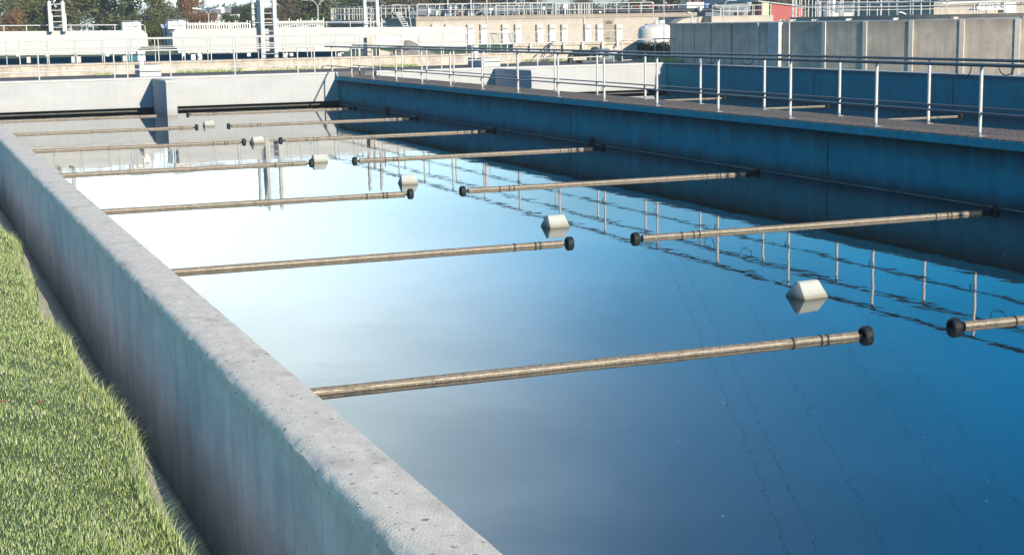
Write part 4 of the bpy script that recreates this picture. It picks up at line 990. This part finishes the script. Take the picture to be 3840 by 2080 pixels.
part('beam', MB().tube([(-wM*.9, .1, mz(12)), (wM*.9, .1, mz(3))], .04, 8), 'box_white', t_)
t_ = thing('signal_post', 'broad pale post in front of the ring railing', 'pole', (rx(3121, 63.5), 63.5, zT))
part('shaft', MB().box(-.055, .055, -.05, .05, 0, Z(3121, -60, 63.5)-zT), 'galv', t_, bevel=.01)
part('side_plate', MB().prism([(.06, .35), (.07, .35), (.20, 1.6), (.06, 1.6)], -.02, .02), 'box_white', t_)
t_ = thing('lamp_head', 'tilted white strip lamp low behind the ring railing', 'lamp', at(3372, 46, 70))
part('tube', MB().tube([(0, 0, 0), (.2, 0, -.03), (.42, 0, -.12)], .035, 8), 'box_white', t_, smooth=True)
part('arm', MB().tube([(.42, 0, -.12), (.45, 0, -.45)], .02, 6), 'galv', t_)
# light grey sloping slab at the right edge behind the second wall
p = at(3838, 298, 33.0)
mb = MB().prism([(0, 0), (1.5, 0), (1.5, .34), (1.1, .30)], 0, .5)
solo('sloping_slab', mb, 'gutter', 'grey sloping slab rising behind the second basin wall at the right edge', 'slab', loc=(rx(3772, 34.2), 34.2, Z(3772, 315, 34.2)-.02), bevel=.01)

# ------------------------------------------------------------------ overhead wires (seen mirrored in the water)
def wire(p0, p1, hgt, label):
    zv = 2*ZW-hgt
    def v(p):
        d = ray(*p); t = (zv-CAM.z)/d.z; q = CAM+d*t; return Vector((q.x, q.y, hgt))
    a, b_ = v(p0), v(p1); d = (b_-a); a2, b2_ = a-d*1.0, b_+d*.8; L_ = (b2_-a2).length
    pts = [a2.lerp(b2_, i/24)+Vector((0, 0, -1.2*math.sin(math.pi*i/24)+.9)) for i in range(25)]
    o = pts[0].copy(); solo('overhead_wire', MB().tube([q-o for q in pts], .007, 5), 'cable', label, 'wire', 'overhead wires mirrored in the water', loc=o)
wire((2520, 1029), (2960, 2080), 12, 'overhead wire whose reflection is the leftmost of the thin dark lines on the water')
wire((2580, 1029), (3070, 2080), 12, 'overhead wire mirrored as the second thin line from the left on the water')
wire((2796, 1141), (3330, 2080), 12, 'overhead wire mirrored as the third thin line on the water')
wire((3157, 1292), (3700, 2080), 12, 'overhead wire mirrored as the fourth thin line on the water')
wire((3240, 1190), (3900, 2000), 12, 'overhead wire mirrored as the rightmost thin line on the water')

# ------------------------------------------------------------------ street lamps
def lamp(px, py, span, label, single=False, Y=None):
    Y = Y or 2.9*F/span; x = rx(px, Y); zt_ = Z(px, py, Y); hb = zt_+.32
    t_ = thing('street_lamp', label, 'street lamp', (x, Y, -.32), 'street lamps behind the plant')
    part('mast', MB().tube([(0, 0, 0), (0, 0, hb-.55)], [.07, .045], 8), 'white_paint', t_, smooth=True)
    for s in ((-1, 1) if not single else (1,)):
        part('arm', MB().tube([(0, 0, hb-.6), (s*.10, 0, hb-.38), (s*.3, 0, hb-.14), (s*.55, 0, hb-.05), (s*.75, 0, hb-.03)], .032, 6), 'white_paint', t_, smooth=True)
        part('lamp_housing', MB().tube([(s*.72, 0, hb-.03), (s*1.1, 0, hb-.01), (s*1.45, 0, hb+.03)], [.05, .075, .05], 8), 'box_white', t_, smooth=True)
lamp(330, 70, 73, 'leftmost and smallest double arm street lamp')
lamp(435, 62, 84, 'second double arm street lamp from the left')
lamp(596, 48, 101, 'double arm street lamp standing between the two girders')
lamp(789, 32, 117, 'double arm street lamp before the autumn orange tree')
lamp(1198, -2, 140, 'tallest double arm street lamp, left of the round tank')
lamp(2712, 0, 120, 'single arm street lamp above the low cream tank', True, 116)

# ------------------------------------------------------------------ trees
def tree_meshes(kind, seed):
    r = random.Random(seed); H_ = 10.0
    mb = MB(); mb.tube([(0, 0, 0), (.1, .05, H_*.3), (-.05, .1, H_*.62), (0, 0, H_*.85)], [.28, .2, .12, .04], 7)
    lobes = []
    nl = 15 if kind != 'cone' else 22
    for i in range(nl):
        f = i/(nl-1)
        if kind == 'cone': z = H_*(.12+.85*f); rad = 2.3*(1-f)**.8+.35; d = rad*.75; s = .9*(1-f)+.5
        else:
            z = H_*(.25+.65*r.random()); d = (2.2 if z < H_*.7 else 1.3)*r.random()**.6; s = 1.0+.8*r.random()
        a_ = r.random()*6.3; c_ = Vector((d*math.cos(a_), d*math.sin(a_), z)); lobes.append((c_, s))
        mb.tube([(0, 0, max(1.2, z-1.6)), tuple(c_*.6+Vector((0, 0, z*.36))), tuple(c_)], [.10, .06, .02], 5, cap=False)
    tr = mb
    lf = MB()
    for i in range(6500):
        c_, s = lobes[r.randrange(len(lobes))]
        v = Vector((r.gauss(0, 1), r.gauss(0, 1), r.gauss(0, .75))); v = v.normalized()*s*(r.random()**.35)*(1+.25*noise.noise(v*2+c_))
        p = c_+v*1.05
        if p.z < .8: continue
        sz = .09+.11*r.random(); n_ = (v.normalized()+Vector((r.gauss(0, .6), r.gauss(0, .6), r.gauss(0, .6)+.2))).normalized()
        u_ = n_.orthogonal().normalized(); u_.rotate(Matrix.Rotation(r.random()*6.3, 3, n_)); w_ = n_.cross(u_)
        o = len(lf.v); lf.v += [tuple(p-u_*sz), tuple(p+w_*sz*.7), tuple(p+u_*sz*1.1), tuple(p-w_*sz*.7)]; lf.f.append((o, o+1, o+2, o+3))
    return tr, lf
TM = {}
def get_tree(kind, leaf, seed):
    k = (kind, leaf, seed)
    if k not in TM:
        a_, b2 = tree_meshes(kind, seed); ma = a_.mesh('trunk', 'bark'); mbb = bpy.data.meshes.new('crown'); mbb.from_pydata(b2.v, [], b2.f); mbb.materials.append(M[leaf]); TM[k] = (ma, mbb)
    return TM[k]
def tree(px, ptop, Y, kind, leaf, seed, wide, label, name='tree'):
    h = Z(px, ptop, Y)+.4; s = h/10
    t_ = thing(name, label, 'tree', (rx(px, Y), Y, -.35), 'trees behind the plant', rz=px*.37)
    t_.scale = (s*wide, s*wide, s)
    a_, b2 = get_tree(kind, leaf, seed); link('trunk', a_, t_); link('crown', b2, t_)
O, G, A_, D_, B_ = 'leaf_olive', 'leaf_green', 'leaf_autumn', 'leaf_dark', 'leaf_brown'
TR = [(-60, -130, 175, 'r', O, 1, 1.2, 'olive tree at the left edge behind the left girder'),
 (70, -120, 180, 'r', O, 2, 1.2, 'olive tree left of the short ladder portal'),
 (45, 35, 130, 'r', A_, 1, 1.3, 'low reddish bush tree left of the short ladder portal'),
 (190, -140, 185, 'r', G, 1, 1.25, 'green tree directly behind the short ladder portal'),
 (290, -110, 178, 'r', O, 3, 1.2, 'olive tree behind the smallest street lamp'),
 (400, -130, 180, 'r', G, 2, 1.25, 'green tree behind the second street lamp'),
 (500, -90, 172, 'r', O, 1, 1.15, 'olive tree above the left switch cabinet'),
 (575, -55, 165, 'r', O, 2, 1.1, 'yellowish olive tree right of the left switch cabinet'),
 (592, 70, 110, 'r', O, 3, 1.5, 'low olive shrub between the two girders'),
 (640, 30, 230, 'r', G, 3, 1.3, 'small far green tree under the left sky gap'),
 (690, 0, 195, 'cone', G, 5, 1.2, 'dark green pointed tree left of the autumn tree'),
 (728, -25, 170, 'r', A_, 1, 1.15, 'tall orange brown autumn tree above the right switch cabinet'),
 (790, 45, 160, 'r', A_, 2, 1.5, 'low orange autumn tree behind the fourth street lamp'),
 (870, 48, 185, 'r', G, 1, 1.5, 'low green tree before the distant hall'),
 (790, 28, 300, 'r', G, 3, 1.6, 'distant blue green tree left of the distant hall'),
 (905, 18, 300, 'r', D_, 3, 1.6, 'distant dark tree right of the distant hall'),
 (960, 10, 175, 'r', G, 2, 1.3, 'green tree left behind the tallest ladder portal'),
 (1010, 35, 200, 'r', D_, 2, 1.2, 'dark tree behind the rungs of the tallest portal'),
 (1075, -60, 175, 'r', B_, 1, 1.1, 'thin brown tree just right of the tallest portal'),
 (1130, -100, 180, 'r', G, 1, 1.3, 'green tree left of the tallest street lamp'),
 (1215, -110, 178, 'r', O, 2, 1.3, 'olive tree behind the tallest street lamp'),
 (1310, -110, 182, 'r', G, 3, 1.3, 'green tree above the left end of the round tank'),
 (1400, -90, 185, 'r', D_, 1, 1.25, 'dark tree behind the right portal frame'),
 (1475, -90, 186, 'r', O, 1, 1.2, 'olive brown tree behind the tank stair'),
 (1550, -80, 184, 'r', B_, 2, 1.25, 'brown tree behind the left roof corner of the cream building'),
 (1640, -90, 188, 'r', D_, 2, 1.3, 'dark tree behind the roof motors'),
 (1730, -80, 186, 'r', D_, 3, 1.3, 'dark tree behind the pair of roof boxes'),
 (1820, -90, 188, 'r', B_, 3, 1.25, 'brown tree behind the tall thin pole'),
 (1910, -70, 186, 'r', D_, 1, 1.3, 'dark tree behind the loop railing of the cream roof'),
 (1995, -60, 188, 'r', B_, 1, 1.2, 'brown tree left of the central sky gap'),
 (2060, 12, 200, 'r', D_, 2, 1.3, 'low dark tree at the left side of the central sky gap'),
 (2130, 20, 210, 'r', B_, 2, 1.2, 'low brown tree in the central sky gap'),
 (2190, -12, 180, 'r', B_, 3, 1.3, 'rounded brown tree in the middle of the central sky gap'),
 (2260, 25, 230, 'r', D_, 3, 1.6, 'far low dark tree in the central sky gap'),
 (2330, 28, 260, 'r', D_, 1, 1.6, 'farthest low dark tree in the central sky gap'),
 (2385, -2, 170, 'r', B_, 2, 1.15, 'brown tree at the right side of the central sky gap'),
 (2450, -50, 178, 'cone', D_, 5, 1.4, 'dark pointed conifer behind the first red striped pole'),
 (2520, -60, 180, 'r', D_, 1, 1.3, 'dark tree behind the slim pole and second red pole'),
 (2600, -70, 185, 'r', B_, 1, 1.3, 'brown tree behind the silver container'),
 (2690, -70, 188, 'r', D_, 2, 1.3, 'dark tree behind the single arm lamp'),
 (2780, -60, 186, 'r', D_, 3, 1.3, 'dark tree left of the red building gable'),
 (2870, -60, 188, 'r', B_, 3, 1.3, 'brown tree above the red building'),
 (2960, -70, 190, 'r', D_, 1, 1.3, 'dark tree above the right roof end of the red building'),
 (3060, -60, 175, 'r', B_, 2, 1.3, 'brown tree behind the left end of the ring railing'),
 (3160, -50, 170, 'r', D_, 2, 1.3, 'dark tree behind the dark blue shed'),
 (3270, -50, 172, 'r', D_, 3, 1.3, 'dark tree right of the dark blue shed'),
 (3380, -50, 170, 'r', B_, 1, 1.3, 'brown tree behind the shaded side of the box building'),
 (3490, -50, 172, 'r', D_, 1, 1.3, 'dark tree above the left corner of the box building'),
 (3600, -50, 170, 'r', D_, 2, 1.3, 'dark tree above the middle of the box building'),
 (3710, -50, 172, 'r', B_, 3, 1.3, 'brown tree above the white machine'),
 (3820, -50, 170, 'r', D_, 3, 1.3, 'dark tree at the right edge of the view')]
for a_ in TR: tree(*a_)
# far wood closing the horizon
r = random.Random(11); lf = MB()
for i in range(52000):
    x = -120+640*r.random(); y = 330+30*r.random(); top = 5.2+3.0*noise.noise(Vector((x*.05, 0, 2)))+1.6*noise.noise(Vector((x*.25, y*.1, 4)))
    z = -.3+top*r.random()**.7; sz = .22+.25*r.random()
    n_ = Vector((r.gauss(0, 1), -1+r.gauss(0, .8), r.gauss(0, 1))).normalized(); u_ = n_.orthogonal().normalized()*sz; w_ = n_.cross(u_); p = Vector((x, y, z))
    o = len(lf.v); lf.v += [tuple(p-u_), tuple(p+w_*.8), tuple(p+u_), tuple(p-w_*.8)]; lf.f.append((o, o+1, o+2, o+3))
me = bpy.data.meshes.new('far_wood'); me.from_pydata(lf.v, [], lf.f); me.materials.append(M['leaf_green'])
tag(link('far_wood', me), 'distant wood closing the horizon behind all the trees', 'wood', None, 'stuff')

bpy.context.view_layer.update()

HZ = 0.0005  # added haze, stands in for the glare that pales the distance
if HZ:
    hm = bpy.data.materials.new('haze'); hm.use_nodes = True; t = hm.node_tree; t.nodes.clear()
    o_ = N(t, 'ShaderNodeOutputMaterial'); pv = N(t, 'ShaderNodeVolumePrincipled'); pv.inputs['Color'].default_value = (.93, .95, .97, 1); pv.inputs['Density'].default_value = HZ; pv.inputs['Anisotropy'].default_value = .2
    t.links.new(pv.outputs[0], o_.inputs['Volume']); M['haze'] = hm
    hb = link('haze', MB().box(-600, 800, -60, 1600, -3.4, 17).mesh('haze', 'haze')); tag(hb, 'thin pale haze added over the whole plant to whiten far things', 'haze', None, 'stuff')
